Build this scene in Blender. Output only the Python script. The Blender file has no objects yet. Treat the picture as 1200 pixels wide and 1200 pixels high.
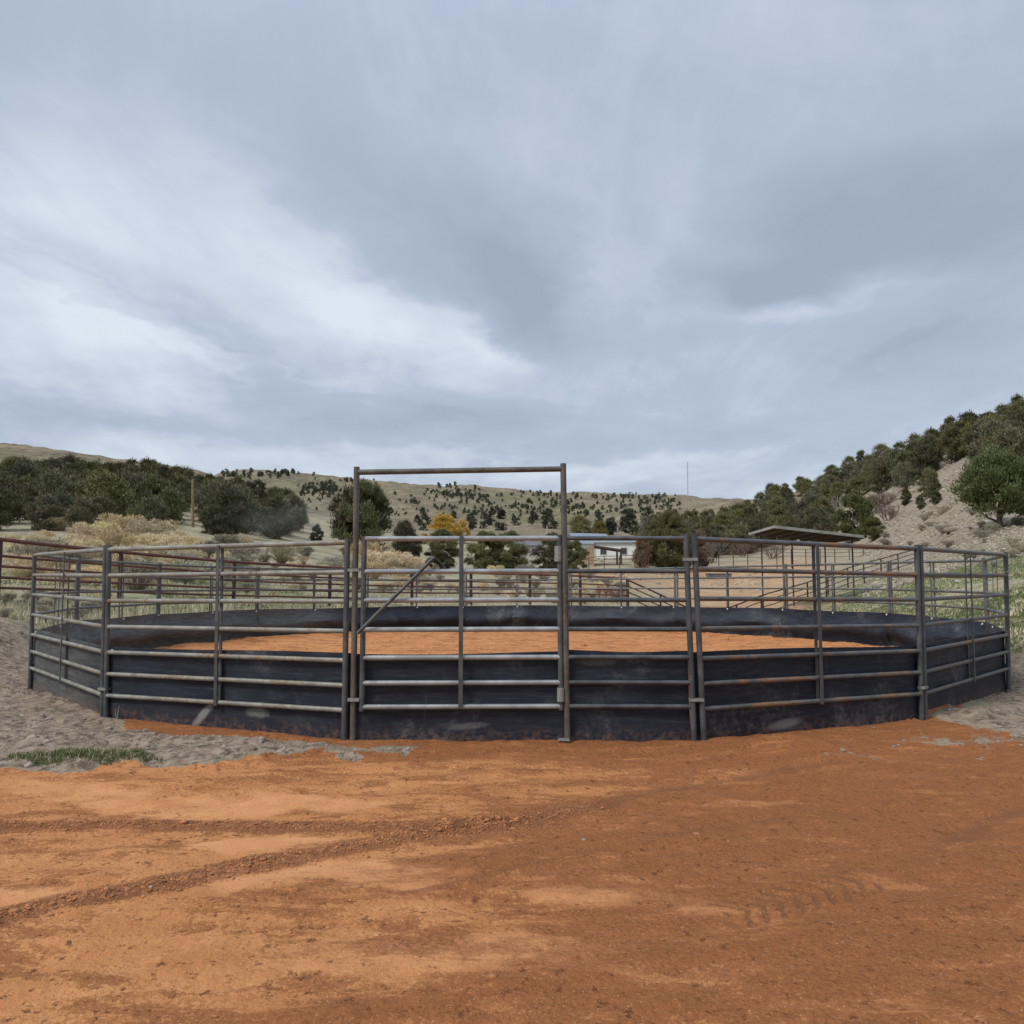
import bpy, math, random
import numpy as np
from mathutils import Vector, Matrix

R = math.radians
scene = bpy.context.scene
COL = scene.collection
random.seed(7)
rng = np.random.default_rng(11)

# ------------------------------------------------------------------ camera, sky, sun, exposure
F, PITCH, HC = 908.0, R(4.89), 1.418
cam_d = bpy.data.cameras.new('camera')
cam_d.sensor_width = 36.0
cam_d.lens = F / 1200 * 36.0
cam_d.shift_y = 5 / 1200
cam_d.clip_start = 0.05
cam_d.clip_end = 9000
cam = bpy.data.objects.new('camera', cam_d)
COL.objects.link(cam)
cam.location = (0, 0, HC)
cam.rotation_euler = (R(90) + PITCH, 0, 0)
scene.camera = cam
scene.view_settings.view_transform = 'Standard'
scene.view_settings.look = 'None'
scene.view_settings.exposure = 0.30
scene.view_settings.gamma = 1.0

SUN_EL, SUN_AZ = R(46), R(-128)          # azimuth from +Y towards +X : behind the camera, left
sun_d = bpy.data.lights.new('sun', 'SUN')
sun_d.energy = 1.9
sun_d.angle = R(14)
sun_d.color = (1.0, 0.95, 0.88)
sun = bpy.data.objects.new('sun', sun_d)
COL.objects.link(sun)
sdir = Vector((math.sin(SUN_AZ) * math.cos(SUN_EL), math.cos(SUN_AZ) * math.cos(SUN_EL), math.sin(SUN_EL)))
sun.rotation_euler = sdir.to_track_quat('Z', 'Y').to_euler()
sun.location = sdir * 50


def unproj(px, py, Y):
    """world point at depth Y seen at photo pixel (px, py)"""
    u = (px - 600) / F
    v = (605 - py) / F
    c, s = math.cos(PITCH), math.sin(PITCH)
    d = (u, c - v * s, s + v * c)
    t = Y / d[1]
    return Vector((d[0] * t, Y, HC + d[2] * t))


def gpt(px, py, z=0.0):
    """point on the level z seen at photo pixel"""
    a = unproj(px, py, 1.0)
    t = (z - HC) / (a.z - HC)
    return Vector((a.x * t, t, z))


# ------------------------------------------------------------------ node helpers
class NT:
    def __init__(s, tree):
        s.t = tree
        s.n = tree.nodes
        s.l = tree.links

    def new(s, typ, **kw):
        n = s.n.new(typ)
        for k, v in kw.items():
            setattr(n, k, v)
        return n

    def put(s, sock, v):
        if v is None:
            return
        if isinstance(v, bpy.types.NodeSocket):
            s.l.new(v, sock)
        else:
            if isinstance(v, tuple) and len(v) == 3 and sock.type == 'RGBA':
                v = v + (1,)
            sock.default_value = v

    def math(s, op, a, b=None, c=None, clamp=False):
        n = s.new('ShaderNodeMath', operation=op, use_clamp=clamp)
        s.put(n.inputs[0], a)
        s.put(n.inputs[1], b)
        s.put(n.inputs[2], c)
        return n.outputs[0]

    def mix(s, f, a, b, mode='MIX'):
        n = s.new('ShaderNodeMix', data_type='RGBA', blend_type=mode)
        s.put(n.inputs[0], f)
        s.put(n.inputs[6], a)
        s.put(n.inputs[7], b)
        return n.outputs[2]

    def noise(s, vec=None, scale=5, detail=4, rough=0.55, dist=0.0):
        n = s.new('ShaderNodeTexNoise')
        s.put(n.inputs['Vector'], vec)
        n.inputs['Scale'].default_value = scale
        n.inputs['Detail'].default_value = detail
        n.inputs['Roughness'].default_value = rough
        n.inputs['Distortion'].default_value = dist
        return n.outputs['Fac']

    def ramp(s, f, lo, hi, a=0.0, b=1.0):
        n = s.new('ShaderNodeMapRange', interpolation_type='SMOOTHSTEP')
        s.put(n.inputs[0], f)
        n.inputs[1].default_value = lo
        n.inputs[2].default_value = hi
        n.inputs[3].default_value = a
        n.inputs[4].default_value = b
        return n.outputs[0]

    def mapping(s, vec, scale=(1, 1, 1), rot=(0, 0, 0), loc=(0, 0, 0)):
        n = s.new('ShaderNodeMapping')
        s.put(n.inputs[0], vec)
        n.inputs[1].default_value = loc
        n.inputs[2].default_value = rot
        n.inputs[3].default_value = scale
        return n.outputs[0]


# ------------------------------------------------------------------ sky
world = bpy.data.worlds.new('World')
scene.world = world
world.use_nodes = True
W = NT(world.node_tree)
W.n.clear()
sky = W.new('ShaderNodeTexSky', sky_type='NISHITA', sun_disc=False)
sky.sun_elevation = SUN_EL
sky.sun_rotation = SUN_AZ
sky.air_density = 1.3
tc = W.new('ShaderNodeTexCoord')
sep = W.new('ShaderNodeSeparateXYZ')
W.l.new(tc.outputs['Generated'], sep.inputs[0])
dx, dy, dz = sep.outputs
zc = W.math('ADD', W.math('MAXIMUM', dz, 0.0), 0.16)
comb = W.new('ShaderNodeCombineXYZ')
W.put(comb.inputs[0], W.math('DIVIDE', dx, zc))
W.put(comb.inputs[1], W.math('DIVIDE', dy, zc))
cp = comb.outputs[0]
ay = W.math('MAXIMUM', dy, 0.05)
warp1 = W.math('MULTIPLY', W.math('SUBTRACT', W.noise(cp, 1.5, 8, 0.62), 0.5), 0.30)
warp2 = W.math('MULTIPLY', W.math('SUBTRACT', W.noise(W.mapping(cp, loc=(5.2, 1.3, 0)), 1.7, 4, 0.6), 0.5), 0.16)
uu = W.math('ADD', W.math('DIVIDE', dx, ay), warp1)
vv = W.math('ADD', W.math('DIVIDE', dz, ay), warp2)


def blob(px, py, a, b, ang, amp, crisp=False):
    """soft streak of cloud centred at a direction, half widths a,b (pixels), turned by ang degrees"""
    p = unproj(px, py, 1.0)
    u0, v0 = p.x, p.z - HC
    ca, sa = math.cos(R(ang)), math.sin(R(ang))
    du = W.math('SUBTRACT', uu, u0)
    dv = W.math('SUBTRACT', vv, v0)
    s1 = W.math('MULTIPLY', W.math('ADD', W.math('MULTIPLY', du, ca), W.math('MULTIPLY', dv, sa)), F / a)
    s2 = W.math('MULTIPLY', W.math('SUBTRACT', W.math('MULTIPLY', dv, ca), W.math('MULTIPLY', du, sa)), F / b)
    q = W.math('ADD', W.math('MULTIPLY', s1, s1), W.math('MULTIPLY', s2, s2))
    g = W.ramp(q, 1.35, 0.45) if crisp else W.math('POWER', 2.718, W.math('MULTIPLY', q, -1.0))
    return W.math('MULTIPLY', g, amp)


n1 = W.noise(cp, 0.9, 6, 0.55, 0.6)
n2 = W.noise(W.mapping(cp, scale=(1.0, 0.5, 1), rot=(0, 0, R(35))), 2.2, 9, 0.66, 0.5)
tone = W.math('ADD', W.math('MULTIPLY', W.math('SUBTRACT', n1, 0.5), 1.0), W.math('MULTIPLY', W.math('SUBTRACT', n2, 0.5), 0.75))
tone = W.math('ADD', tone, 0.50)
for args in [(60, 300, 260, 110, -12, 0.30), (120, 420, 240, 80, -5, 0.28), (420, 360, 200, 45, -28, 0.28),
             (560, 395, 60, 22, -30, 0.32), (700, 330, 90, 60, 20, 0.20), (960, 350, 130, 16, 4, 0.32), (860, 440, 200, 60, 0, 0.10),
             (480, 250, 230, 60, -35, -0.28), (640, 340, 60, 80, 60, -0.30), (1040, 270, 230, 80, 12, -0.30), (880, 325, 90, 20, -8, -0.24),
             (1090, 420, 150, 40, 12, -0.16), (150, 330, 260, 22, -25, -0.18), (130, 490, 240, 22, -3, -0.26), (420, 480, 260, 35, -6, -0.22),
             (640, 520, 260, 28, 4, -0.12), (560, 545, 500, 22, 0, 0.20), (1000, 500, 220, 50, 10, -0.04), (250, 180, 200, 50, -20, 0.08)]:
    tone = W.math('ADD', tone, blob(*args[:5], args[5] * 1.35))
for args in [(1035, 255, 260, 88, 7, -0.11), (590, 335, 95, 62, 55, -0.07), (400, 265, 210, 36, -36, -0.10), (1060, 415, 70, 14, 25, -0.10), (120, 345, 300, 16, -24, -0.12), (350, 440, 260, 14, -14, 0.10)]:
    tone = W.math('ADD', tone, blob(*args, True))
tone = W.math('MULTIPLY', tone, 1.0, clamp=True)
cr = W.new('ShaderNodeValToRGB')
W.put(cr.inputs[0], tone)
e = cr.color_ramp.elements
e[0].position = 0.0
e[0].color = (0.30, 0.345, 0.435, 1)
e[1].position = 1.0
e[1].color = (0.62, 0.68, 0.75, 1)
m1 = cr.color_ramp.elements.new(0.48)
m1.color = (0.385, 0.44, 0.545, 1)
skyc = W.mix(0.86, sky.outputs[0], cr.outputs[0])
# the nishita part is bright: bring it to cloud brightness before mixing
sk = W.new('ShaderNodeMix', data_type='RGBA', blend_type='MULTIPLY')
sk.inputs[0].default_value = 1
W.l.new(sky.outputs[0], sk.inputs[6])
sk.inputs[7].default_value = (0.10, 0.10, 0.10, 1)
clouds = W.mix(0.90, sk.outputs[2], cr.outputs[0])
# an overcast sky is brighter overhead than at the horizon
zen = W.ramp(dz, 0.55, 1.0, 1.0, 1.9)
vm = W.new('ShaderNodeVectorMath', operation='SCALE')
W.put(vm.inputs[0], clouds)
W.put(vm.inputs['Scale'], zen)
bg = W.new('ShaderNodeBackground')
W.put(bg.inputs[0], vm.outputs[0])
bg.inputs[1].default_value = 1.0
wo = W.new('ShaderNodeOutputWorld')
W.l.new(bg.outputs[0], wo.inputs[0])


# ------------------------------------------------------------------ numpy noise and terrain
def _h(ix, iy, seed):
    n = (ix.astype(np.int64) * 374761393 + iy.astype(np.int64) * 668265263 + seed * 1274126177) & 0xffffffff
    n = ((n ^ (n >> 13)) * 1274126177) & 0xffffffff
    return ((n ^ (n >> 16)) & 0xffff) / 65535.0


def vnoise(x, y, seed=0):
    ix = np.floor(x)
    iy = np.floor(y)
    fx = x - ix
    fy = y - iy
    fx = fx * fx * (3 - 2 * fx)
    fy = fy * fy * (3 - 2 * fy)
    a = _h(ix, iy, seed)
    b = _h(ix + 1, iy, seed)
    c = _h(ix, iy + 1, seed)
    d = _h(ix + 1, iy + 1, seed)
    return (a + (b - a) * fx) * (1 - fy) + (c + (d - c) * fx) * fy - 0.5


def fbm(x, y, octs=4, seed=0):
    r = 0
    a = 1.0
    for k in range(octs):
        r = r + a * vnoise(x, y, seed + k * 17)
        x = x * 2.03 + 3.1
        y = y * 2.03 + 7.7
        a *= 0.5
    return r


def sst(x, a, b):
    t = np.clip((x - a) / (b - a), 0, 1)
    return t * t * (3 - 2 * t)


# profile of the land along bearings: (depth, pixel row where that ground shows) or (depth, 'z', height)
Z = 'z'
COLS = {
    -500: [(10, Z, .2), (14, Z, .7), (20, Z, 1.3), (30, 665), (40, 640), (55, 620), (70, 600), (90, 585), (140, 545), (180, 530), (280, 510), (400, 490), (520, 510)],
    0: [(9, Z, .05), (11, Z, .25), (13.5, Z, .62), (18, 707), (24, 690), (30, 677), (40, 655), (55, 633), (70, 620), (90, 606), (130, 578), (180, 557), (220, 553), (300, 546), (400, 522), (520, 535)],
    150: [(10, Z, 0), (16, Z, .3), (22, 703), (30, 684), (40, 660), (55, 634), (70, 621), (90, 609), (130, 581), (180, 562), (240, 566), (320, 562), (420, 543), (540, 560)],
    240: [(12, Z, 0), (18, Z, .3), (24, 706), (32, 691), (45, 660), (60, 637), (75, 624), (95, 613), (130, 592), (180, 574), (260, 575), (420, 556), (560, 570), (1000, 555)],
    300: [(20, Z, .2), (26, Z, .6), (40, 690), (55, 662), (70, 641), (90, 629), (130, 606), (170, 587), (230, 598), (300, 595), (420, 590), (600, 580), (1000, 552), (1200, 560)],
    360: [(20, Z, .1), (28, Z, .5), (40, 693), (55, 668), (70, 645), (85, 639), (120, 629), (170, 613), (250, 603), (350, 598), (600, 585), (1000, 558), (1200, 565)],
    430: [(20, Z, .05), (30, Z, .45), (40, 697), (55, 682), (70, 664), (85, 651), (110, 641), (160, 628), (250, 613), (400, 602), (600, 590), (1000, 564), (1200, 570)],
    500: [(22, Z, .03), (32, Z, .4), (45, 696), (60, 682), (80, 667), (100, 657), (130, 648), (180, 634), (250, 622), (400, 609), (600, 595), (800, 584), (1000, 571), (1200, 578)],
    550: [(24, Z, .02), (34, Z, .37), (45, 695), (60, 680), (80, 668), (100, 660), (130, 650), (180, 636), (250, 625), (400, 612), (600, 596), (800, 583), (1000, 568), (1200, 575)],
    640: [(25, Z, 0), (36, Z, .3), (45, 698), (60, 684), (80, 673), (110, 661), (150, 649), (250, 628), (400, 615), (600, 601), (800, 590), (1000, 577), (1200, 585)],
    730: [(25, Z, 0), (40, Z, .2), (60, 690), (80, 675), (110, 657), (150, 648), (250, 630), (400, 618), (600, 604), (800, 593), (1000, 579), (1200, 587)],
    820: [(24, Z, 0), (32, Z, -.5), (42, Z, -1.2), (60, 707), (80, 689), (100, 672), (118, 658), (150, 648), (200, 634), (300, 625), (500, 614), (800, 597), (1000, 582), (1200, 590)],
    900: [(24, Z, 0), (35, Z, -.4), (45, Z, -.3), (60, 703), (80, 685), (95, 668), (110, 658), (140, 645), (180, 625), (230, 602), (300, 583), (400, 600), (1000, 588), (1200, 595)],
    1000: [(20, Z, 0), (30, Z, .2), (45, Z, .65), (53, Z, .98), (65, Z, 1.6), (80, 665), (95, 657), (110, 648), (150, 602), (200, 567), (250, 549), (320, 570)],
    1072: [(16, Z, 0), (25, Z, .75), (45, Z, 1.8), (63, 665), (80, 650), (95, 622), (120, 582), (160, 547), (210, 528), (260, 540)],
    1150: [(13, Z, 0), (18, Z, .6), (30, 679), (45, 652), (60, 624), (80, 582), (105, 543), (140, 519), (180, 505), (220, 520)],
    1200: [(10, Z, 0), (13, Z, .22), (20, Z, 1.1), (30, 669), (45, 642), (60, 614), (80, 572), (105, 533), (140, 503), (180, 486), (240, 505)],
    1700: [(11, Z, .2), (20, Z, 1.9), (30, 640), (45, 600), (60, 565), (80, 520), (105, 480), (140, 450), (200, 430), (300, 440)],
}
LU = np.arange(-500, 1701, 10.0)
LY = np.linspace(math.log(6), math.log(4000), 300)
_ks = sorted(COLS)
prof = []
for k in _ks:
    ys, zs = [math.log(6)], [0.0]
    for e_ in COLS[k]:
        ys.append(math.log(e_[0]))
        zs.append(e_[2] if len(e_) == 3 else unproj(k, e_[1], e_[0]).z)
    ys += [math.log(math.exp(ys[-1]) * 1.6), math.log(4001)]
    zs += [zs[-1] * 0.6, zs[-1] * 0.35]
    prof.append(np.interp(LY, ys, zs))
prof = np.array(prof)
LAT = np.array([[0.0] * len(LY)] * len(LU))
for j in range(len(LY)):
    LAT[:, j] = np.interp(LU, _ks, prof[:, j])


def gsm(a, s, ax):
    k = np.exp(-0.5 * (np.arange(-3 * int(s + 1), 3 * int(s + 1) + 1) / s) ** 2)
    k /= k.sum()
    p = len(k) // 2
    pad = [(0, 0), (0, 0)]
    pad[ax] = (p, p)
    b = np.pad(a, pad, mode='edge')
    out = np.zeros_like(a)
    for i, w in enumerate(k):
        sl = [slice(None)] * 2
        sl[ax] = slice(i, i + a.shape[ax])
        out += w * b[tuple(sl)]
    return out


LAT = gsm(gsm(LAT, 2.0, 0), 2.2, 1)
RC = np.array([0.14, 14.74])
AZM = math.atan(1100 / F)


def macro(X, Y):
    az = np.arctan2(X, Y)
    r = np.hypot(X, Y)
    azc = np.clip(az, -AZM, AZM)
    Ye = np.maximum(r * np.cos(azc), 6.001)
    u = 600 + F * np.tan(azc)
    fi = np.clip((u - LU[0]) / 10.0, 0, len(LU) - 1.001)
    fj = np.clip((np.log(Ye) - LY[0]) / (LY[1] - LY[0]), 0, len(LY) - 1.001)
    i = fi.astype(int)
    j = fj.astype(int)
    a = fi - i
    b = fj - j
    z = (LAT[i, j] * (1 - a) + LAT[i + 1, j] * a) * (1 - b) + (LAT[i, j + 1] * (1 - a) + LAT[i + 1, j + 1] * a) * b
    back = sst(-Y, 2, 60)
    return z * (1 - back)


def polydist(X, Y, pts):
    best = np.full(X.shape, 1e9)
    for (a, b) in zip(pts[:-1], pts[1:]):
        vx, vy = b[0] - a[0], b[1] - a[1]
        t = np.clip(((X - a[0]) * vx + (Y - a[1]) * vy) / (vx * vx + vy * vy), 0, 1)
        best = np.minimum(best, np.hypot(X - a[0] - t * vx, Y - a[1] - t * vy))
    return best


def gl(*pp):
    return [(gpt(x, y).x, gpt(x, y).y) for x, y in pp]


RUT1 = gl((-200, 976), (0, 970), (130, 966), (270, 968), (400, 970), (520, 968), (605, 962))
RUT2 = gl((-60, 1100), (60, 1062), (180, 1040), (260, 1022), (330, 1008), (400, 995), (480, 980), (545, 969), (610, 962), (700, 945))
TRK1 = gl((600, 962), (720, 938), (830, 914), (930, 898), (1080, 880), (1300, 850))
TRK2 = gl((640, 1010), (760, 985), (900, 962), (1000, 950))
TRK3 = gl((1080, 1010), (1130, 975), (1190, 950), (1300, 930))
TRK4 = gl((420, 905), (520, 899), (700, 903), (840, 890))
RUT3 = gl((450, 1053), (520, 1040), (600, 1022), (690, 1000))
SMOOTH = [(360, 990, 150, 13, .9), (260, 944, 190, 16, .7), (430, 1035, 170, 20, .8), (720, 1048, 90, 13, .6), (20, 1044, 90, 14, .6), (560, 915, 170, 10, .35), (880, 938, 50, 6, .4), (1090, 915, 90, 6, .4), (560, 1120, 260, 26, .5)]
BASE_RING = None


def pix(X, Y):
    """photo pixel of a ground point (z=0): used only to lay out soil patches on the ground map"""
    c, s = math.cos(PITCH), math.sin(PITCH)
    Yf = np.maximum(Y, 0.6)
    dep = Yf * c - HC * s
    up = -Yf * s - HC * c
    return 600 + F * X / dep, 605 - F * up / dep


def pen_dist(X, Y):
    """largest side distance from the pen's middle: 7.67 on the panels"""
    r = np.full(np.shape(X), -1e9)
    for k in range(16):
        a = R(-147.02) + (k + .5) * math.pi / 8
        r = np.maximum(r, (X - RC[0]) * math.cos(a) + (Y - RC[1]) * math.sin(a))
    return r


def soils(X, Y):
    """coverage maps of the ground"""
    px, py = pix(X, Y)
    rc = pen_dist(X, Y) + 0.15
    n1 = fbm(X * 0.9, Y * 0.9, 4, 3)
    n2 = fbm(X * 3.0, Y * 3.0, 4, 5)
    inside = sst(-rc, -7.74, -7.66)
    # grey soil : left bank and a small corner right
    gl_ = sst(n1 * 16 + n2 * 14 + (px * 0.0 + 898) - py + np.clip((px - 250) * -0.12, -40, 0), 0, 6) * sst(-px + 470 + n1 * 160, 0, 60)
    gr_ = sst(px - 1085 + n1 * 120 + n2 * 60, 0, 60) * sst(862 + n1 * 50 + (px - 1150) * 0.12 - py, -6, 10)
    patch = sst(n1 + n2 * 0.6, 0.18, 0.34) * sst(px, 960, 1060) * sst(-py, -905, -880) * 0.8
    for (cx, cy, a_, b_, w_) in ((395, 879, 120, 6, 1), (880, 927, 46, 6, .3), (1140, 872, 60, 14, .6), (1090, 868, 50, 8, .45), (985, 887, 40, 5, .4)):
        q_ = ((px - cx + n1 * 60) / a_) ** 2 + ((py - cy + n2 * 10) / b_) ** 2 + 1.5 * n2
        patch = np.maximum(patch, w_ * sst(-q_, -1.3, -.3))
    grey = np.clip(gl_ + gr_ + patch, 0, 1)
    # spilled orange sand along the foot of the near boards
    d = rc - 7.8
    spill = sst(-d, -0.50 - 0.25 * n1, -0.22 - 0.25 * n1) * sst(px, 128, 160) * sst(-px, -1120, -1060)
    grey = grey * (1 - spill)
    orange = (1 - grey) * sst(-Y, -9.8 - n1, -8.6 - n1) * sst(-np.abs(X), -9, -6.5)
    # the road goes on to both sides in front
    orange = np.maximum(orange, (1 - grey) * sst(-Y, -7.5 - n1, -6.2 - n1) * (Y > -30))
    orange = np.clip(orange + inside, 0, 1)
    grey = grey * (1 - inside) * sst(-Y, -20, -12)
    return orange, grey, inside, px, py, rc, n1, n2


def detail(X, Y, full=False):
    orange, grey, inside, px, py, rc, n1, n2 = soils(X, Y)
    r = np.hypot(X, Y)
    near = sst(-r, -40, -9)
    smooth = np.zeros_like(X)
    for (cx, cy, a, b, wt) in SMOOTH:
        q = ((px - cx + n1 * 160) / a) ** 2 + ((py - cy + n1 * 22 + n2 * 12) / b) ** 2 + 1.3 * fbm(X * 2.3, Y * 5.5, 4, 15)
        smooth = np.maximum(smooth, wt * sst(-q, -1.9, 0.2))
    smooth = smooth * (1 - inside) * (Y > 0)
    rut = np.zeros_like(X)
    h = np.zeros_like(X)
    for pts, wd, amp in ((RUT1, 0.085, 0.011), (RUT2, 0.095, 0.014), (RUT3, 0.025, 0.006)):
        d = polydist(X, Y, pts) + n2 * 0.045
        g = np.exp(-(d / wd) ** 2)
        rut = np.maximum(rut, g ** .6 * (1.0 if amp > .01 else .5))
        h += g * amp * .7 * (1 + 2.0 * fbm(X * 26, Y * 26, 2, 31))
        h -= np.exp(-((d - wd * 1.7) / (wd * .7)) ** 2) * amp * 0.35
    trk = np.zeros_like(X)
    for pts, wd, am in ((TRK1, .10, .9), (TRK2, .07, .7), (TRK3, .12, .8), (TRK4, .05, .6)):
        d = polydist(X, Y, pts) + n2 * 0.07
        g = np.exp(-(d / wd) ** 2)
        trk = np.maximum(trk, am * g * np.clip(.75 + 1.2 * n1, 0, 1))
        h -= g * 0.010
        h += np.exp(-((np.abs(d) - wd * 1.6) / (wd * .5)) ** 2) * 0.006
    # rough trodden soil
    rough = (1 - smooth)
    crumbs = np.maximum(fbm(X * 9, Y * 9, 4, 41), -0.1)
    h += near * rough * (0.024 * fbm(X * 2.2, Y * 2.2, 4, 9) + 0.026 * crumbs) * (0.6 + 0.8 * inside)
    h += near * grey * (0.08 * fbm(X * 1.8, Y * 2.5, 4, 51) + 0.035 * np.abs(fbm(X * 6, Y * 8, 4, 53)))
    # long shallow drag marks on the right side of the yard
    aX = X * 0.35 - Y * 0.25
    aY = Y * 1.6 + X * -0.55
    drag = fbm(aX * 1.2, aY * 2.4, 4, 61)
    h += near * (1 - smooth) * (1 - inside) * 0.03 * drag * (Y < 7.2)
    # raked furrows inside
    h += inside * (0.05 + 0.045 * fbm(X * 0.8, Y * 0.8, 3, 71) + 0.05 * np.abs(fbm(X * 1.9, Y * 1.3, 4, 73)))
    # banked sand inside against the boards and crumbs outside
    ring = np.exp(-((rc - 7.5) / 0.28) ** 2)
    h += ring * inside * 0.05
    ro = np.exp(-((rc - 8.02) / 0.22) ** 2) * (1 - inside)
    h += ro * (0.004 + 0.05 * np.maximum(fbm(X * 3, Y * 3, 3, 81), -.1))
    # low heap of sand by the foot of the boards
    hp = gpt(915, 874)
    q = np.hypot((X - hp.x) / 0.55, (Y - hp.y + .05) / 0.28)
    h += 0.10 * np.exp(-q ** 2 * 1.3)
    # lug prints of a tyre
    ta, tb = gpt(870, 1066), gpt(1015, 1030)
    ax = np.array([tb.x - ta.x, tb.y - ta.y])
    L = np.hypot(*ax)
    ax = ax / L
    s = (X - ta.x) * ax[0] + (Y - ta.y) * ax[1]
    t = -(X - ta.x) * ax[1] + (Y - ta.y) * ax[0]
    lug = (np.sin((s + np.abs(t) * 0.8) * 2 * np.pi / 0.10) > 0.25) * sst(-np.abs(t), -0.16, -0.12) * (s > -0.1) * (s < L)
    h -= lug * 0.013 * sst(s, -0.1, 0.15) * sst(-s, -L, -L + .2) * (0.6 + vnoise(X * 9, Y * 9, 3))
    moist = np.clip(0.15 + 0.9 * sst(px + (py - 960) * 1.2, 420, 1000) + 0.9 * drag + 0.5 * n1, 0, 1) * sst(px + (py - 960) * 1.2, 260, 700) * (1 - inside)
    moist = moist * np.clip(1.05 + 1.1 * fbm(X * .5 + Y * .3, Y * 1.2, 4, 19), .3, 1)
    moist = np.maximum(moist, 0.85 * sst(-rc, -8.9, -8.3) * (1 - inside))
    rut = np.maximum(rut * .85, trk * .60)
    if full:
        return h, orange, grey, inside, smooth, np.clip(np.maximum(rut, lug * .55), 0, 1), moist, n1
    return h


def ground(X, Y, fine=True):
    X = np.asarray(X, float)
    Y = np.asarray(Y, float)
    z = macro(X, Y)
    rc = np.hypot(X - RC[0], Y - RC[1])
    z = z * sst(rc, 7.9, 9.8)
    r = np.hypot(X, Y)
    z = z + sst(r, 9, 30) * 0.06 * fbm(X * 0.7, Y * 0.7, 3, 21) * sst(rc, 8.2, 12)
    z = z + sst(r, 35, 90) * 0.5 * fbm(X * 0.09, Y * 0.09, 4, 23)
    rd = 0.5 - np.abs(fbm(X * 0.009 + Y * .002, Y * 0.0035, 4, 29))
    z = z + sst(r, 230, 600) * 24 * (rd - 0.33)
    if fine:
        z = z + detail(X, Y) * sst(-r, -60, -20)
    return z


def gz(x, y):
    return float(ground(np.array([x]), np.array([y]))[0])


_T = np.exp(np.linspace(math.log(5), math.log(1800), 900))


def hit(px, py):
    """first ground point on the line of sight through a photo pixel"""
    a = unproj(px, py, 1.0)
    X = a.x * _T
    zr = HC + (a.z - HC) * _T
    g = ground(X, _T, False)
    below = np.nonzero(g >= zr)[0]
    if len(below) == 0:
        return None
    k = below[0]
    return Vector((float(X[k]), float(_T[k]), float(g[k])))


# ------------------------------------------------------------------ materials
def material(name):
    m = bpy.data.materials.new(name)
    m.use_nodes = True
    t = NT(m.node_tree)
    b = t.n['Principled BSDF']
    return m, t, b


def simple(name, c1, c2, scale=8, rough=0.7, metal=0.0, bump=0.2, bscale=40, obj_rand=0.0, detail_=5):
    m, t, b = material(name)
    co = t.new('ShaderNodeTexCoord').outputs['Object']
    n = t.noise(co, scale, detail_, 0.6)
    c = t.mix(t.ramp(n, 0.35, 0.65), c1, c2)
    if obj_rand:
        oi = t.new('ShaderNodeObjectInfo')
        hs = t.new('ShaderNodeHueSaturation')
        t.put(hs.inputs['Value'], t.ramp(oi.outputs['Random'], 0, 1, 1 - obj_rand, 1 + obj_rand))
        t.put(hs.inputs['Hue'], t.ramp(t.math('FRACT', t.math('MULTIPLY', oi.outputs['Random'], 7.3)), 0, 1, 0.5 - obj_rand * .07, 0.5 + obj_rand * .05))
        t.put(hs.inputs['Color'], c)
        c = hs.outputs[0]
    t.put(b.inputs['Base Color'], c)
    b.inputs['Roughness'].default_value = rough
    b.inputs['Metallic'].default_value = metal
    if bump:
        bp = t.new('ShaderNodeBump')
        bp.inputs['Strength'].default_value = bump
        bp.inputs['Distance'].default_value = 0.01
        t.put(bp.inputs['Height'], t.noise(co, bscale, 4, 0.6))
        t.l.new(bp.outputs[0], b.inputs['Normal'])
    return m


def steel(name, base1, base2, rust=0.35, rustc=(0.22, 0.10, 0.04), rough=0.45, metal=0.55, dust=(0.30, 0.25, 0.19), dustamt=0.3):
    m, t, b = material(name)
    geo = t.new('ShaderNodeNewGeometry')
    co = geo.outputs['Position']
    n = t.noise(co, 6, 6, 0.65)
    c = t.mix(t.ramp(n, 0.35, 0.65), base1, base2)
    # mill scale scratches along the pipes
    nf = t.noise(t.mapping(co, scale=(3, 3, 22)), 9, 5, 0.7)
    c = t.mix(t.ramp(nf, 0.45, 0.8, 0, dustamt), c, dust)
    # dust on the upward faces
    sp = t.new('ShaderNodeSeparateXYZ')
    t.l.new(geo.outputs['Normal'], sp.inputs[0])
    nr = t.noise(co, 2.1, 6, 0.7, 0.6)
    rk = t.ramp(nr, 0.62 - rust * 0.3, 0.74 - rust * 0.2)
    nr2 = t.noise(co, 34, 4, 0.7)
    rk = t.math('MULTIPLY', rk, t.ramp(nr2, 0.35, 0.6))
    c = t.mix(rk, c, t.mix(t.ramp(nr2, 0.4, 0.7), rustc, (rustc[0] * .5, rustc[1] * .45, rustc[2] * .45)))
    t.put(b.inputs['Base Color'], c)
    t.put(b.inputs['Metallic'], t.math('MULTIPLY', t.math('SUBTRACT', 1.0, rk), metal * 0.45))
    t.put(b.inputs['Roughness'], t.math('ADD', t.math('MULTIPLY', rk, 0.35), t.ramp(n, 0.3, 0.7, rough - .08, rough + .1)))
    bp = t.new('ShaderNodeBump')
    bp.inputs['Strength'].default_value = 0.25
    bp.inputs['Distance'].default_value = 0.002
    t.put(bp.inputs['Height'], t.noise(co, 60, 4, 0.6))
    t.l.new(bp.outputs[0], b.inputs['Normal'])
    return m


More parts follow.
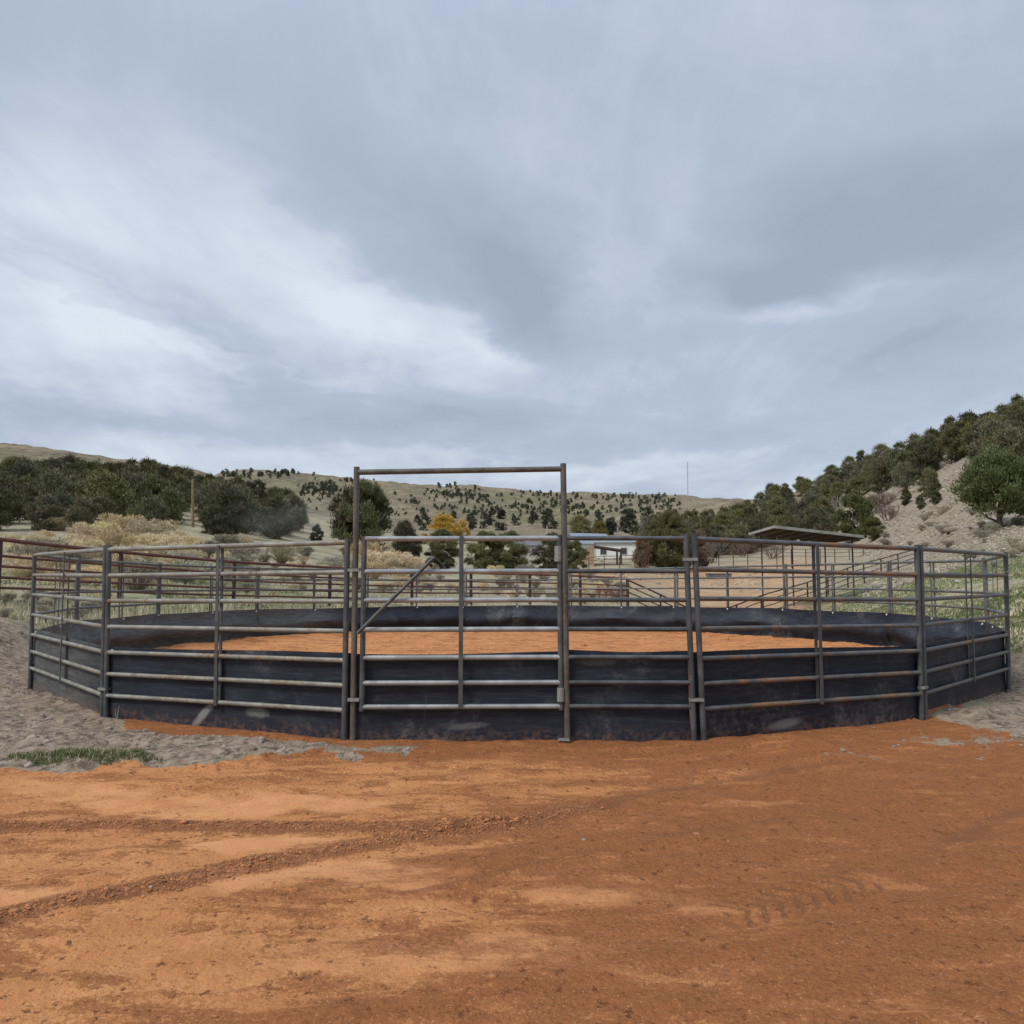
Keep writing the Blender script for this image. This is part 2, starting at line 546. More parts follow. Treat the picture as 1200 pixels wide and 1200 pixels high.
M = {}
M['steel_dark'] = steel('dark mill scale pipe', (0.050, 0.058, 0.062), (0.098, 0.105, 0.108), 0.12, metal=0.4, dustamt=.2, dust=(.2,.19,.17))
M['steel_gate'] = steel('bare grey pipe', (0.26, 0.275, 0.275), (0.38, 0.39, 0.39), 0.05, metal=0.9, rough=0.36, dustamt=.15)
M['steel_tan'] = steel('weathered pipe', (0.15, 0.155, 0.14), (0.27, 0.27, 0.235), 0.5, (0.25, 0.165, 0.08), metal=0.3, dustamt=.7, dust=(0.38, 0.35, 0.27))
M['steel_blotchy'] = steel('rust blotched pipe', (0.060, 0.068, 0.070), (0.115, 0.12, 0.118), 0.5, (0.36, 0.17, 0.055), metal=0.35, dustamt=.3, dust=(.24,.21,.17))
M['steel_brown'] = steel('brown post', (0.070, 0.068, 0.058), (0.13, 0.12, 0.095), 0.35, (0.10, 0.06, 0.038), metal=0.25, dustamt=.3, dust=(.22,.20,.15))
M['steel_far'] = steel('far pipe', (0.075, 0.083, 0.085), (0.14, 0.15, 0.15), 0.15, metal=0.4, dustamt=.3, dust=(.25,.23,.2))
M['zinc'] = simple('zinc clamp', (0.19, 0.195, 0.185), (0.31, 0.315, 0.30), 60, 0.5, 0.2, 0.1)
M['bolt'] = simple('white bolt cap', (0.8, 0.8, 0.8), (0.7, 0.7, 0.7), 60, 0.5, 0.0, 0)
M['red_pipe'] = simple('oxide red pipe', (0.115, 0.030, 0.022), (0.17, 0.055, 0.038), 3, 0.6, 0.0, 0.15, 30)
M['red_pipe_dark'] = simple('dark oxide pipe', (0.05, 0.025, 0.022), (0.085, 0.04, 0.035), 3, 0.65, 0.0, 0.15, 30)
M['wood'] = simple('weathered pole wood', (0.20, 0.12, 0.065), (0.32, 0.20, 0.11), 4, 0.85, 0, 0.3, 20)
M['bark'] = simple('juniper bark', (0.07, 0.055, 0.042), (0.14, 0.115, 0.09), 8, 0.9, 0, 0.5, 20)
M['stone'] = simple('pale stone', (0.26, 0.22, 0.18), (0.46, 0.41, 0.36), 5, 0.9, 0, 0.5, 20, obj_rand=.25)
M['stone_grey'] = simple('grey stone', (0.17, 0.155, 0.14), (0.30, 0.27, 0.24), 7, 0.9, 0, 0.5, 20, obj_rand=.25)


def skirt_mat():
    m, t, b = material('black rubber belting')
    co = t.new('ShaderNodeNewGeometry').outputs['Position']
    n = t.noise(co, 1.6, 7, 0.65, 0.4)
    base = t.mix(t.ramp(n, 0.3, 0.7), (0.007, 0.010, 0.019), (0.016, 0.021, 0.034))
    st = t.noise(t.mapping(co, scale=(1.0, 1.0, 9.0)), 3.5, 6, 0.7, 0.3)
    c = t.mix(t.ramp(st, 0.46, 0.72, 0, 0.45), base, (0.065, 0.075, 0.095))
    sc = t.noise(co, 0.75, 5, 0.6, 1.2)
    fine = t.noise(co, 18, 5, 0.7)
    k = t.math('MULTIPLY', t.ramp(sc, 0.52, 0.68), t.ramp(fine, 0.35, 0.65))
    vst = t.noise(t.mapping(co, scale=(9, 9, 1.2)), 2.2, 5, 0.7)
    c = t.mix(t.ramp(vst, 0.60, 0.75, 0, 0.25), c, (0.11, 0.12, 0.13))
    c = t.mix(t.math('MULTIPLY', k, 0.6), c, (0.15, 0.16, 0.16))
    sx = t.new('ShaderNodeSeparateXYZ')
    t.l.new(co, sx.inputs[0])
    # dried splashes with a shape of their own on the front boards
    for (qx, qy, Yq, sh, wx, wz, am) in ((236, 838, 7.75, .85, .055, .15, .75), (300, 836, 7.5, 0, .13, .05, .5), (915, 846, 7.6, 1.6, .17, .05, .55), (548, 852, 7.06, 2.2, .16, .035, .3), (700, 776, 7.06, 0, .2, .04, .25)):
        q0 = unproj(qx, qy, Yq)
        dz_ = t.math('SUBTRACT', sx.outputs[2], q0.z)
        dx_ = t.math('SUBTRACT', t.math('SUBTRACT', sx.outputs[0], q0.x), t.math('MULTIPLY', dz_, sh))
        e1_, e2_ = t.math('DIVIDE', dx_, wx), t.math('DIVIDE', dz_, wz)
        dd = t.math('ADD', t.math('MULTIPLY', e1_, e1_), t.math('MULTIPLY', e2_, e2_))
        dd = t.math('ADD', dd, t.math('MULTIPLY', t.math('SUBTRACT', fine, .5), 2.2))
        msk = t.math('MULTIPLY', t.ramp(dd, 1.5, 0.1), t.math('LESS_THAN', sx.outputs[1], 9.0))
        c = t.mix(t.math('MULTIPLY', msk, am), c, (0.27, 0.28, 0.26))
    # side light painted into the colour of the west boards; dust low on all
    west = t.math('MULTIPLY', t.ramp(sx.outputs[0], -4.0, -5.2), t.ramp(st, 0.25, 0.8, .25, .8))
    c = t.mix(west, c, (0.15, 0.155, 0.145))
    low = t.math('MULTIPLY', t.ramp(sx.outputs[2], 0.16, 0.0), t.ramp(fine, 0.4, 0.7, 0.0, 0.55))
    c = t.mix(low, c, (0.24, 0.13, 0.075))
    t.put(b.inputs['Base Color'], c)
    b.inputs['Roughness'].default_value = 0.62
    b.inputs['Specular IOR Level'].default_value = 0.35
    bp = t.new('ShaderNodeBump')
    bp.inputs['Strength'].default_value = 0.35
    bp.inputs['Distance'].default_value = 0.006
    t.put(bp.inputs['Height'], st)
    t.l.new(bp.outputs[0], b.inputs['Normal'])
    return m


M['skirt'] = skirt_mat()


def foliage(name, c1, c2, hue=.18, scale=1.6, transl=0.15):
    m, t, b = material(name)
    geo = t.new('ShaderNodeNewGeometry')
    oi = t.new('ShaderNodeObjectInfo')
    n = t.noise(geo.outputs['Position'], scale, 3, 0.6)
    rp = t.math('ADD', t.math('MULTIPLY', geo.outputs['Random Per Island'], 0.6), t.math('MULTIPLY', t.ramp(n, 0.3, 0.7), 0.4))
    c = t.mix(rp, c1, c2)
    hs = t.new('ShaderNodeHueSaturation')
    t.put(hs.inputs['Value'], t.ramp(oi.outputs['Random'], 0, 1, 1 - hue * 1.5, 1 + hue * 1.5))
    t.put(hs.inputs['Hue'], t.ramp(t.math('FRACT', t.math('MULTIPLY', oi.outputs['Random'], 9.7)), 0, 1, 0.5 - hue * .12, 0.5 + hue * .06))
    t.put(hs.inputs['Saturation'], t.ramp(t.math('FRACT', t.math('MULTIPLY', oi.outputs['Random'], 31.7)), 0, 1, 1 - hue, 1 + hue))
    t.put(hs.inputs['Color'], c)
    t.put(b.inputs['Base Color'], hs.outputs[0])
    b.inputs['Roughness'].default_value = 0.75
    b.inputs['Specular IOR Level'].default_value = 0.2
    return m


M['juniper'] = foliage('juniper sprays', (0.066, 0.072, 0.034), (0.190, 0.186, 0.096), .22)
M['juniper_far'] = foliage('distant juniper', (0.040, 0.048, 0.032), (0.085, 0.092, 0.060), .2)
M['juniper_rust'] = foliage('rust tipped juniper', (0.06, 0.045, 0.022), (0.13, 0.085, 0.04), .2)
M['yellow_leaf'] = foliage('yellow autumn leaves', (0.42, 0.29, 0.05), (0.62, 0.45, 0.10), .08)
M['juniper_green'] = foliage('green juniper sprays', (0.050, 0.068, 0.022), (0.155, 0.180, 0.070), .05)
M['olive_leaf'] = foliage('olive willow leaves', (0.16, 0.15, 0.05), (0.30, 0.26, 0.09), .1)
M['rust_leaf'] = foliage('rust brown leaves', (0.16, 0.09, 0.05), (0.30, 0.18, 0.10), .1)
M['red_leaf'] = foliage('red autumn leaves', (0.20, 0.03, 0.03), (0.34, 0.06, 0.05), .1)
M['bare_twig'] = foliage('bare grey twigs', (0.15, 0.13, 0.11), (0.30, 0.27, 0.24), .15)
M['brown_twig'] = foliage('bare brown twigs', (0.13, 0.095, 0.075), (0.24, 0.18, 0.145), .15)
M['rabbitbrush'] = foliage('dry rabbitbrush heads', (0.46, 0.37, 0.21), (0.78, 0.68, 0.45), .12)
M['sage'] = foliage('grey sagebrush', (0.22, 0.205, 0.15), (0.44, 0.40, 0.30), .2)
M['green_blade'] = foliage('green grass blades', (0.075, 0.105, 0.03), (0.16, 0.20, 0.07), .1)
M['dry_blade'] = foliage('dry grass blades', (0.42, 0.37, 0.23), (0.68, 0.61, 0.42), .1)
M['turf_mix'] = foliage('mixed short grass', (0.10, 0.14, 0.045), (0.40, 0.37, 0.22), .1)


def ground_mat():
    m, t, b = material('yard soil and hillside')
    co = t.new('ShaderNodeNewGeometry').outputs['Position']
    a1 = t.new('ShaderNodeVertexColor', layer_name='soil')
    a2 = t.new('ShaderNodeVertexColor', layer_name='wear')
    a3 = t.new('ShaderNodeVertexColor', layer_name='land')
    s1 = t.new('ShaderNodeSeparateColor')
    s2 = t.new('ShaderNodeSeparateColor')
    s3 = t.new('ShaderNodeSeparateColor')
    t.l.new(a1.outputs[0], s1.inputs[0])
    t.l.new(a2.outputs[0], s2.inputs[0])
    t.l.new(a3.outputs[0], s3.inputs[0])
    orange, grey, green = s1.outputs[0], s1.outputs[1], s1.outputs[2]
    smooth, rut, moist = s2.outputs[0], s2.outputs[1], s2.outputs[2]
    corral, rocky, far = s3.outputs[0], s3.outputs[1], s3.outputs[2]
    nA = t.noise(co, 1.1, 7, 0.65, 0.3)
    nB = t.noise(co, 7, 6, 0.68)
    nC = t.noise(co, 45, 5, 0.7)
    nD = t.noise(co, 160, 3, 0.7)
    jit = t.math('ADD', t.math('MULTIPLY', t.math('SUBTRACT', nB, 0.5), 1.3), t.math('MULTIPLY', t.math('SUBTRACT', nC, 0.5), 1.1))
    smooth = t.ramp(t.math('ADD', smooth, t.math('MULTIPLY', jit, 0.7)), 0.15, 0.95)
    orange = t.ramp(t.math('ADD', orange, t.math('MULTIPLY', jit, 0.8)), 0.42, 0.58)
    rut = t.ramp(t.math('ADD', rut, t.math('MULTIPLY', jit, 0.25)), 0.22, 0.50)
    nM = t.noise(co, 3.0, 8, 0.72, 0.4)
    stk = t.noise(t.mapping(co, scale=(0.6, 2.2, 1), rot=(0, 0, R(-20))), 2.2, 9, 0.72, 0.6)
    # light dry surface
    o = t.mix(t.ramp(nM, 0.35, 0.65), (0.53, 0.220, 0.080), (0.64, 0.298, 0.118))
    # disturbed, coarser and darker soil
    rgh = t.math('ADD', t.math('ADD', t.math('MULTIPLY', stk, 0.62), t.math('MULTIPLY', nM, 0.38)), t.math('MULTIPLY', moist, 0.10))
    rgh = t.math('SUBTRACT', rgh, t.math('MULTIPLY', smooth, 0.09))
    rgh = t.math('ADD', rgh, t.math('MULTIPLY', t.math('SUBTRACT', nC, 0.5), 0.42))
    o = t.mix(t.ramp(rgh, 0.478, 0.555, 0, 0.92), o, t.mix(t.ramp(nC, 0.35, 0.65), (0.19, 0.070, 0.026), (0.42, 0.162, 0.058)))
    o = t.mix(t.math('MULTIPLY', smooth, 0.40), o, (0.56, 0.285, 0.150))
    mo = t.math('MULTIPLY', moist, t.ramp(t.math('ADD', nB, t.math('MULTIPLY', t.math('SUBTRACT', nC, .5), .6)), 0.25, 0.65, 0.35, 1.0))
    mo = t.math('MULTIPLY', mo, t.ramp(smooth, 0.0, 1.0, 1.0, 0.7))
    o = t.mix(t.math('MULTIPLY', mo, 0.66), o, (0.27, 0.098, 0.034))
    lump = t.ramp(t.noise(co, 15, 7, 0.75), 0.575, 0.62)
    o = t.mix(t.math('MULTIPLY', lump, t.ramp(smooth, 0.0, 0.7, 0.85, 0.05)), o, (0.13, 0.045, 0.018))
    o = t.mix(t.ramp(nD, 0.58, 0.66, 0, 0.35), o, (0.17, 0.062, 0.024))
    o = t.mix(t.ramp(nD, 0.42, 0.34, 0, 0.30), o, (0.72, 0.38, 0.19))
    o = t.mix(t.math('MULTIPLY', rut, t.ramp(nC, 0.3, 0.6, 0.6, 0.9)), o, t.mix(t.ramp(nD, 0.4, 0.6), (0.165, 0.068, 0.030), (0.30, 0.125, 0.054)))
    peb = t.ramp(t.noise(co, 95, 2, 0.5), 0.68, 0.72)
    o = t.mix(t.math('MULTIPLY', peb, 0.6), o, (0.72, 0.50, 0.33))
    # grey-brown disturbed soil
    g = t.mix(t.ramp(nB, 0.3, 0.7), (0.20, 0.145, 0.102), (0.41, 0.32, 0.24))
    g = t.mix(t.ramp(nC, 0.56, 0.72, 0, 0.5), g, (0.58, 0.53, 0.46))
    g = t.mix(t.ramp(nA, 0.5, 0.75, 0, 0.5), g, (0.20, 0.145, 0.10))
    g = t.mix(t.ramp(t.noise(co, 9, 9, 0.75), 0.50, 0.58, 0, 0.85), g, (0.10, 0.075, 0.055))
    # dry hillside grass
    nE = t.noise(co, 0.35, 6, 0.65, 0.4)
    hl = t.mix(t.ramp(nE, 0.3, 0.7), (0.26, 0.225, 0.145), (0.46, 0.41, 0.28))
    hl = t.mix(t.ramp(nB, 0.45, 0.72, 0, 0.6), hl, (0.18, 0.155, 0.095))
    fr = t.noise(co, 0.035, 7, 0.7, 0.5)
    frc = t.mix(t.ramp(fr, 0.35, 0.65), (0.18, 0.145, 0.095), (0.32, 0.26, 0.17))
    frc = t.mix(t.ramp(t.noise(co, 0.22, 6, 0.75), 0.46, 0.60, 0, 0.7), frc, (0.095, 0.088, 0.060))
    hl = t.mix(far, hl, frc)
    gr = t.mix(t.ramp(nB, 0.3, 0.7), (0.070, 0.105, 0.028), (0.15, 0.19, 0.060))
    hl = t.mix(t.math('MULTIPLY', green, t.ramp(t.noise(co, 2.2, 5, 0.7), 0.38, 0.6, 0.25, 1.0)), hl, gr)
    rk = t.mix(t.ramp(nB, 0.35, 0.65), (0.23, 0.18, 0.135), (0.42, 0.35, 0.275))
    rk = t.mix(t.ramp(t.noise(co, 1.5, 8, 0.8), 0.48, 0.60, 0, 0.8), rk, (0.13, 0.108, 0.075))
    hl = t.mix(t.math('MULTIPLY', rocky, t.ramp(t.noise(co, 0.5, 5, 0.7), 0.3, 0.62, 0.35, 1.0)), hl, rk)
    cs = t.mix(t.ramp(t.noise(t.mapping(co, scale=(1, 1, 1)), 0.45, 6, 0.7), 0.35, 0.65), (0.37, 0.235, 0.13), (0.50, 0.345, 0.205))
    cs = t.mix(t.ramp(t.noise(co, 1.7, 6, 0.7, .5), 0.54, 0.72, 0, 0.6), cs, (0.19, 0.12, 0.07))
    hl = t.mix(corral, hl, cs)
    c = t.mix(grey, hl, g)
    c = t.mix(orange, c, o)
    t.put(b.inputs['Base Color'], c)
    b.inputs['Roughness'].default_value = 0.92
    b.inputs['Specular IOR Level'].default_value = 0.15
    cell = t.new('ShaderNodeTexVoronoi')
    cell.inputs['Scale'].default_value = 38
    t.put(cell.inputs['Vector'], co)
    hgt = t.math('ADD', t.math('MULTIPLY', nC, 1.0), t.math('MULTIPLY', nB, 1.6))
    hgt = t.math('ADD', hgt, t.math('MULTIPLY', nD, 0.4))
    hgt = t.math('SUBTRACT', hgt, t.math('MULTIPLY', t.math('MINIMUM', cell.outputs[0], 0.6), 0.5))
    amt = t.math('SUBTRACT', 1.0, t.math('MULTIPLY', t.math('MULTIPLY', smooth, orange), 0.65))
    bp = t.new('ShaderNodeBump')
    t.put(bp.inputs['Strength'], t.math('MULTIPLY', amt, 0.95))
    bp.inputs['Distance'].default_value = 0.015
    t.put(bp.inputs['Height'], hgt)
    bp2 = t.new('ShaderNodeBump')
    t.put(bp2.inputs['Strength'], t.math('MULTIPLY', t.math('SUBTRACT', 1.0, t.math('MAXIMUM', orange, grey)), 0.8))
    bp2.inputs['Distance'].default_value = 0.28
    t.put(bp2.inputs['Height'], t.noise(co, 1.2, 6, 0.75))
    t.l.new(bp.outputs[0], bp2.inputs['Normal'])
    bp3 = t.new('ShaderNodeBump')
    t.put(bp3.inputs['Strength'], t.math('MULTIPLY', far, 0.9))
    bp3.inputs['Distance'].default_value = 9.0
    t.put(bp3.inputs['Height'], t.noise(t.mapping(co, scale=(1, .45, 1)), 0.035, 9, 0.62, 0.6))
    t.l.new(bp2.outputs[0], bp3.inputs['Normal'])
    t.l.new(bp3.outputs[0], b.inputs['Normal'])
    return m


M['ground'] = ground_mat()


# ------------------------------------------------------------------ object helpers
def tag(o, label=None, cat=None, group=None, kind=None):
    if label:
        o['label'] = label
    if cat:
        o['category'] = cat
    if group:
        o['group'] = group
    if kind:
        o['kind'] = kind
    return o


def empty(name, loc, label, cat, group=None, parent=None):
    o = bpy.data.objects.new(name, None)
    o.empty_display_size = 0.3
    COL.objects.link(o)
    o.location = loc
    return tag(o, label, cat, group)


def origin(o):
    v = Vector((0, 0, 0))
    while o is not None:
        v = v + o.location
        o = o.parent
    return v


class MB:
    """collects shapes in world coordinates, then links them as ONE mesh object"""

    def __init__(s):
        s.v = []
        s.f = []

    def tube(s, p0, p1, r, n=10, r1=None, cap=True):
        p0, p1 = Vector(p0), Vector(p1)
        r1 = r if r1 is None else r1
        d = (p1 - p0).normalized()
        a = d.orthogonal().normalized()
        b = d.cross(a)
        k = len(s.v)
        for p, q in ((p0, r), (p1, r1)):
            for i in range(n):
                t = 2 * math.pi * i / n
                s.v.append(p + (a * math.cos(t) + b * math.sin(t)) * q)
        for i in range(n):
            j = (i + 1) % n
            s.f.append((k + i, k + j, k + n + j, k + n + i))
        if cap:
            s.f.append(tuple(k + i for i in reversed(range(n))))
            s.f.append(tuple(k + n + i for i in range(n)))
        return s

    def path(s, pts, r, n=8, cap=True):
        pts = [Vector(p) for p in pts]
        rs = r if isinstance(r, (list, tuple)) else [r] * len(pts)
        k = len(s.v)
        a = None
        for i, p in enumerate(pts):
            d = (pts[min(i + 1, len(pts) - 1)] - pts[max(i - 1, 0)]).normalized()
            if a is None:
                a = d.orthogonal().normalized()
            a = (a - d * a.dot(d)).normalized()
            b = d.cross(a)
            for j in range(n):
                t = 2 * math.pi * j / n
                s.v.append(p + (a * math.cos(t) + b * math.sin(t)) * rs[i])
        for i in range(len(pts) - 1):
            for j in range(n):
                q = (j + 1) % n
                s.f.append((k + i * n + j, k + i * n + q, k + (i + 1) * n + q, k + (i + 1) * n + j))
        if cap:
            s.f.append(tuple(k + i for i in reversed(range(n))))
            m = k + (len(pts) - 1) * n
            s.f.append(tuple(m + i for i in range(n)))
        return s

    def box(s, c, hx, hy, hz, ax=(1, 0, 0), up=(0, 0, 1)):
        c = Vector(c)
        ax = Vector(ax).normalized()
        up = Vector(up).normalized()
        ay = up.cross(ax).normalized()
        up = ax.cross(ay)
        k = len(s.v)
        for sx, sy, sz in ((-1, -1, -1), (1, -1, -1), (1, 1, -1), (-1, 1, -1), (-1, -1, 1), (1, -1, 1), (1, 1, 1), (-1, 1, 1)):
            s.v.append(c + ax * hx * sx + ay * hy * sy + up * hz * sz)
        for f in ((0, 3, 2, 1), (4, 5, 6, 7), (0, 1, 5, 4), (1, 2, 6, 5), (2, 3, 7, 6), (3, 0, 4, 7)):
            s.f.append(tuple(k + i for i in f))
        return s

    def poly(s, pts, faces):
        k = len(s.v)
        s.v += [Vector(p) for p in pts]
        s.f += [tuple(k + i for i in f) for f in faces]
        return s

    def build(s, name, mat, parent=None, smooth=True, org=None):
        o_ = origin(parent) if parent else (Vector(org) if org else Vector((0, 0, 0)))
        me = bpy.data.meshes.new(name)
        me.from_pydata([v - o_ for v in s.v], [], s.f)
        me.materials.append(mat)
        if smooth:
            me.shade_smooth()
            me.set_sharp_from_angle(angle=R(40))
        o = bpy.data.objects.new(name, me)
        COL.objects.link(o)
        if parent:
            o.parent = parent
        else:
            o.location = o_
        return o


def npmesh(name, verts, faces, mat, smooth=False):
    me = bpy.data.meshes.new(name)
    nf, k = faces.shape
    me.vertices.add(len(verts))
    me.vertices.foreach_set('co', np.ascontiguousarray(verts, dtype=np.float32).ravel())
    me.loops.add(nf * k)
    me.polygons.add(nf)
    me.loops.foreach_set('vertex_index', np.ascontiguousarray(faces, dtype=np.int32).ravel())
    me.polygons.foreach_set('loop_start', np.arange(0, nf * k, k, dtype=np.int32))
    if smooth:
        me.polygons.foreach_set('use_smooth', np.ones(nf, dtype=bool))
    me.update(calc_edges=True)
    me.materials.append(mat)
    return me


def nobj(name, me, loc=(0, 0, 0), parent=None):
    o = bpy.data.objects.new(name, me)
    COL.objects.link(o)
    o.location = loc
    if parent:
        o.parent = parent
    return o


# ------------------------------------------------------------------ the ground: one sheet to the horizon
def geom(a, b, f):
    n = max(2, int(math.log(b / a) / math.log(f)))
    return list(np.exp(np.linspace(math.log(a), math.log(b), n + 1)))[:-1]


rr = np.array([0.02] + geom(.4, 2.0, 1.08) + geom(2.0, 9, 1.0048) + geom(9, 26, 1.008) + geom(26, 260, 1.012) + geom(260, 4500, 1.022) + [4500, 6500])
fine_a = np.arange(-46, 46.001, 0.125)
aa = np.radians(np.concatenate([np.arange(-180, -46, 4.0), fine_a, np.arange(50, 180, 4.0)]))
NR, NA = len(rr), len(aa)
GX = rr[:, None] * np.sin(aa)[None, :]
GY = rr[:, None] * np.cos(aa)[None, :]
GZ = ground(GX, GY)
idx = np.arange(NR * NA).reshape(NR, NA)
nxt = np.roll(idx, -1, axis=1)
faces = np.stack([idx[:-1], nxt[:-1], nxt[1:], idx[1:]], axis=-1).reshape(-1, 4)[:, ::-1]
gm = npmesh('ground', np.stack([GX, GY, GZ], -1).reshape(-1, 3), faces, M['ground'], True)
_, a_or, a_gr, a_in, a_sm, a_rt, a_mo, a_n1 = detail(GX, GY, True)
azp = 600 + F * np.tan(np.clip(np.arctan2(GX, GY), -1.2, 1.2))
gn = fbm(GX * 0.12, GY * 0.12, 4, 91)
green_l = sst(GX, -20, -3) * 0 + sst(-azp, -460, -330) * sst(-GY, -46, -26) * sst(gn, -0.35, 0.05)
green_l = green_l + 0.55 * sst(-GY, -52, -30) * sst(gn, -0.05, 0.2) * sst(-azp, -760, -600)
green_r = sst(azp, 930, 1010) * sst(-GY, -62, -40) * sst(gn, -0.45, 0.0)
green = np.clip(green_l + green_r, 0, 1) * (GY > 5) * sst(GY, 9.5, 12)
corral = sst(azp + gn * 60, 735, 800) * sst(-azp + gn * 40, -985, -925) * sst(GY, 26, 36) * sst(-GY, -118, -100)
corral = np.maximum(corral, 0.8 * sst(azp + gn * 50, 640, 720) * sst(-azp, -800, -740) * sst(GY, 52, 62) * sst(-GY, -100, -85))
rocky = sst(azp, 1010, 1080) * sst(GY, 32, 58) * (1 - 0.4 * sst(gn, 0.1, .4)) + 0.5 * sst(azp, 560, 900) * sst(GY, 60, 90)
rocky = np.clip(rocky, 0, 1) * sst(-GY, -500, -250)
farm = sst(GY, 130, 300)
rd_ = 0.5 - np.abs(fbm(GX * 0.009 + GY * .002, GY * 0.0035, 4, 29))
green = np.clip(green + sst(GY, 250, 500) * 0.35 * sst(-rd_, -0.34, -0.16), 0, 1)
for nm, (x, y, z_) in (('soil', (a_or, a_gr, green)), ('wear', (a_sm, a_rt, a_mo)), ('land', (corral, rocky, farm))):
    at = gm.color_attributes.new(nm, 'FLOAT_COLOR', 'POINT')
    dat = np.ones((NR * NA, 4), dtype=np.float32)
    dat[:, 0] = x.ravel()
    dat[:, 1] = y.ravel()
    dat[:, 2] = z_.ravel()
    at.data.foreach_set('color', dat.ravel())
tag(nobj('ground', gm), kind='structure')

# ------------------------------------------------------------------ the round pen
N16 = 16
RP = 3.05 / 2 / math.sin(math.pi / N16)
ROT = R(-147.02)
JT = {}
for k in range(N16):
    a = ROT + k * 2 * math.pi / N16
    JT[k] = (RC[0] + RP * math.cos(a), RC[1] + RP * math.sin(a))
TOPPX = {0: (40, 648), 1: (125, 641), 2: (411, 632), 3: (807, 628), 4: (1077, 640), 5: (1179, 648), 6: (1154, 655), 7: (1042, 658), 8: (920, 661.5),
         9: (792, 664.5), 10: (668, 667), 11: (545, 667.5), 12: (430, 667), 13: (302, 665), 14: (187, 660.5), 15: (92, 654.5)}
BOTPX = {0: (34, 807), 1: (121, 847), 2: (407, 870), 3: (816, 870), 4: (1083, 845), 5: (1183, 808)}
JP = {}
for k in range(N16):
    Y = JT[k][1]
    top = unproj(TOPPX[k][0], TOPPX[k][1], Y)
    if k in BOTPX:
        bot = unproj(BOTPX[k][0], BOTPX[k][1], Y)
    else:
        bot = Vector((top.x, top.y, -0.02))
    JP[k] = (top, bot)
FR = [.985, .835, .69, .542, .397, .275, .154]
CEN = Vector((RC[0], RC[1], 0))


def lerp(a, b, t):
    return a + (b - a) * t


def inward(p):
    d = Vector((CEN.x - p.x, CEN.y - p.y, 0))
    return d.normalized()


def skirt(A, B, parent, seed, far, ftop=.428, name='skirt', mat=None, pad=-0.014):
    """rubber board hung inside a panel between posts A and B (each (top, bottom))"""
    nu, nv = 40, 12
    mid = (A[1] + B[1]) / 2
    inn = inward(mid)
    vs = []
    rs = random.Random(seed)
    ph = [rs.uniform(0, 6.28) for _ in range(6)]
    rows = []
    for i in range(nu + 1):
        u = i / nu
        up = pad + u * (1 - 2 * pad)
        win = min(1.0, 4.5 * u, 4.5 * (1 - u))
        T = lerp(A[0], B[0], up)
        Bt = lerp(A[1], B[1], up)
        row = []
        for j in range(nv + 1):
            v = j / nv
            p = lerp(Bt, T, ftop * v * (1 + .012 * math.sin(5 * u + ph[0])))
            w = math.sin(3 * u * 3.14 + ph[1]) * .5 + math.sin(7.3 * u + ph[2]) * .5
            if far:
                bul = math.exp(-((v - .52 - .08 * w) / .20) ** 2)
                off = 0.035 + 0.13 * bul * (1 + .35 * w * win) + 0.02 * win * math.sin(11 * u + 4 * v + ph[3]) * (1 - v)
                sag = 0
            else:
                off = 0.040 + 0.009 * math.sin(4.4 * u + 2.1 * v + ph[4]) * (1 - .6 * v)
                sag = 0
            p = p + inn * off
            if j == 0:
                p = p + Vector((0, 0, -0.05))
            row.append(p)
        rows.append(row)
    m = MB()
    k0 = 0
    for side in (0, 1):
        for row in rows:
            for p in row:
                m.v.append(p + inn * (0.010 if side else 0))
    st = (nu + 1) * (nv + 1)
    g = lambda s_, i, j: s_ * st + i * (nv + 1) + j
    for i in range(nu):
        for j in range(nv):
            m.f.append((g(0, i, j), g(0, i + 1, j), g(0, i + 1, j + 1), g(0, i, j + 1)))
            m.f.append((g(1, i, j), g(1, i, j + 1), g(1, i + 1, j + 1), g(1, i + 1, j)))
        m.f.append((g(0, i, nv), g(0, i + 1, nv), g(1, i + 1, nv), g(1, i, nv)))
        m.f.append((g(0, i, 0), g(1, i, 0), g(1, i + 1, 0), g(0, i + 1, 0)))
    for j in range(nv):
        m.f.append((g(0, 0, j), g(0, 0, j + 1), g(1, 0, j + 1), g(1, 0, j)))
        m.f.append((g(0, nu, j), g(1, nu, j), g(1, nu, j + 1), g(0, nu, j + 1)))
    o = m.build(name, M['skirt'], parent)
    return o, rows


def bolt(p, inn, parent):
    MB().tube(p, p + inn * 0.014, 0.017, 8).build('bolt', M['bolt'], parent)


def clamp(p, q, ax, parent, dz=0.0, w=.034):
    """strap clamp round two neighbouring uprights"""
    c = (p + q) / 2
    MB().box(c, (q - p).length / 2 + w * .8, w * .95, .013, ax=ax).build('clamp', M['zinc'], parent)


def shift_joint(J, toward, d):
    """uprights stand a few centimetres off the shared joint"""
    t, b = J
    v = Vector((toward[1].x - b.x, toward[1].y - b.y, 0)).normalized() * d
    return (t + v, b + v)


RR = 0.0225
PW = 0.026


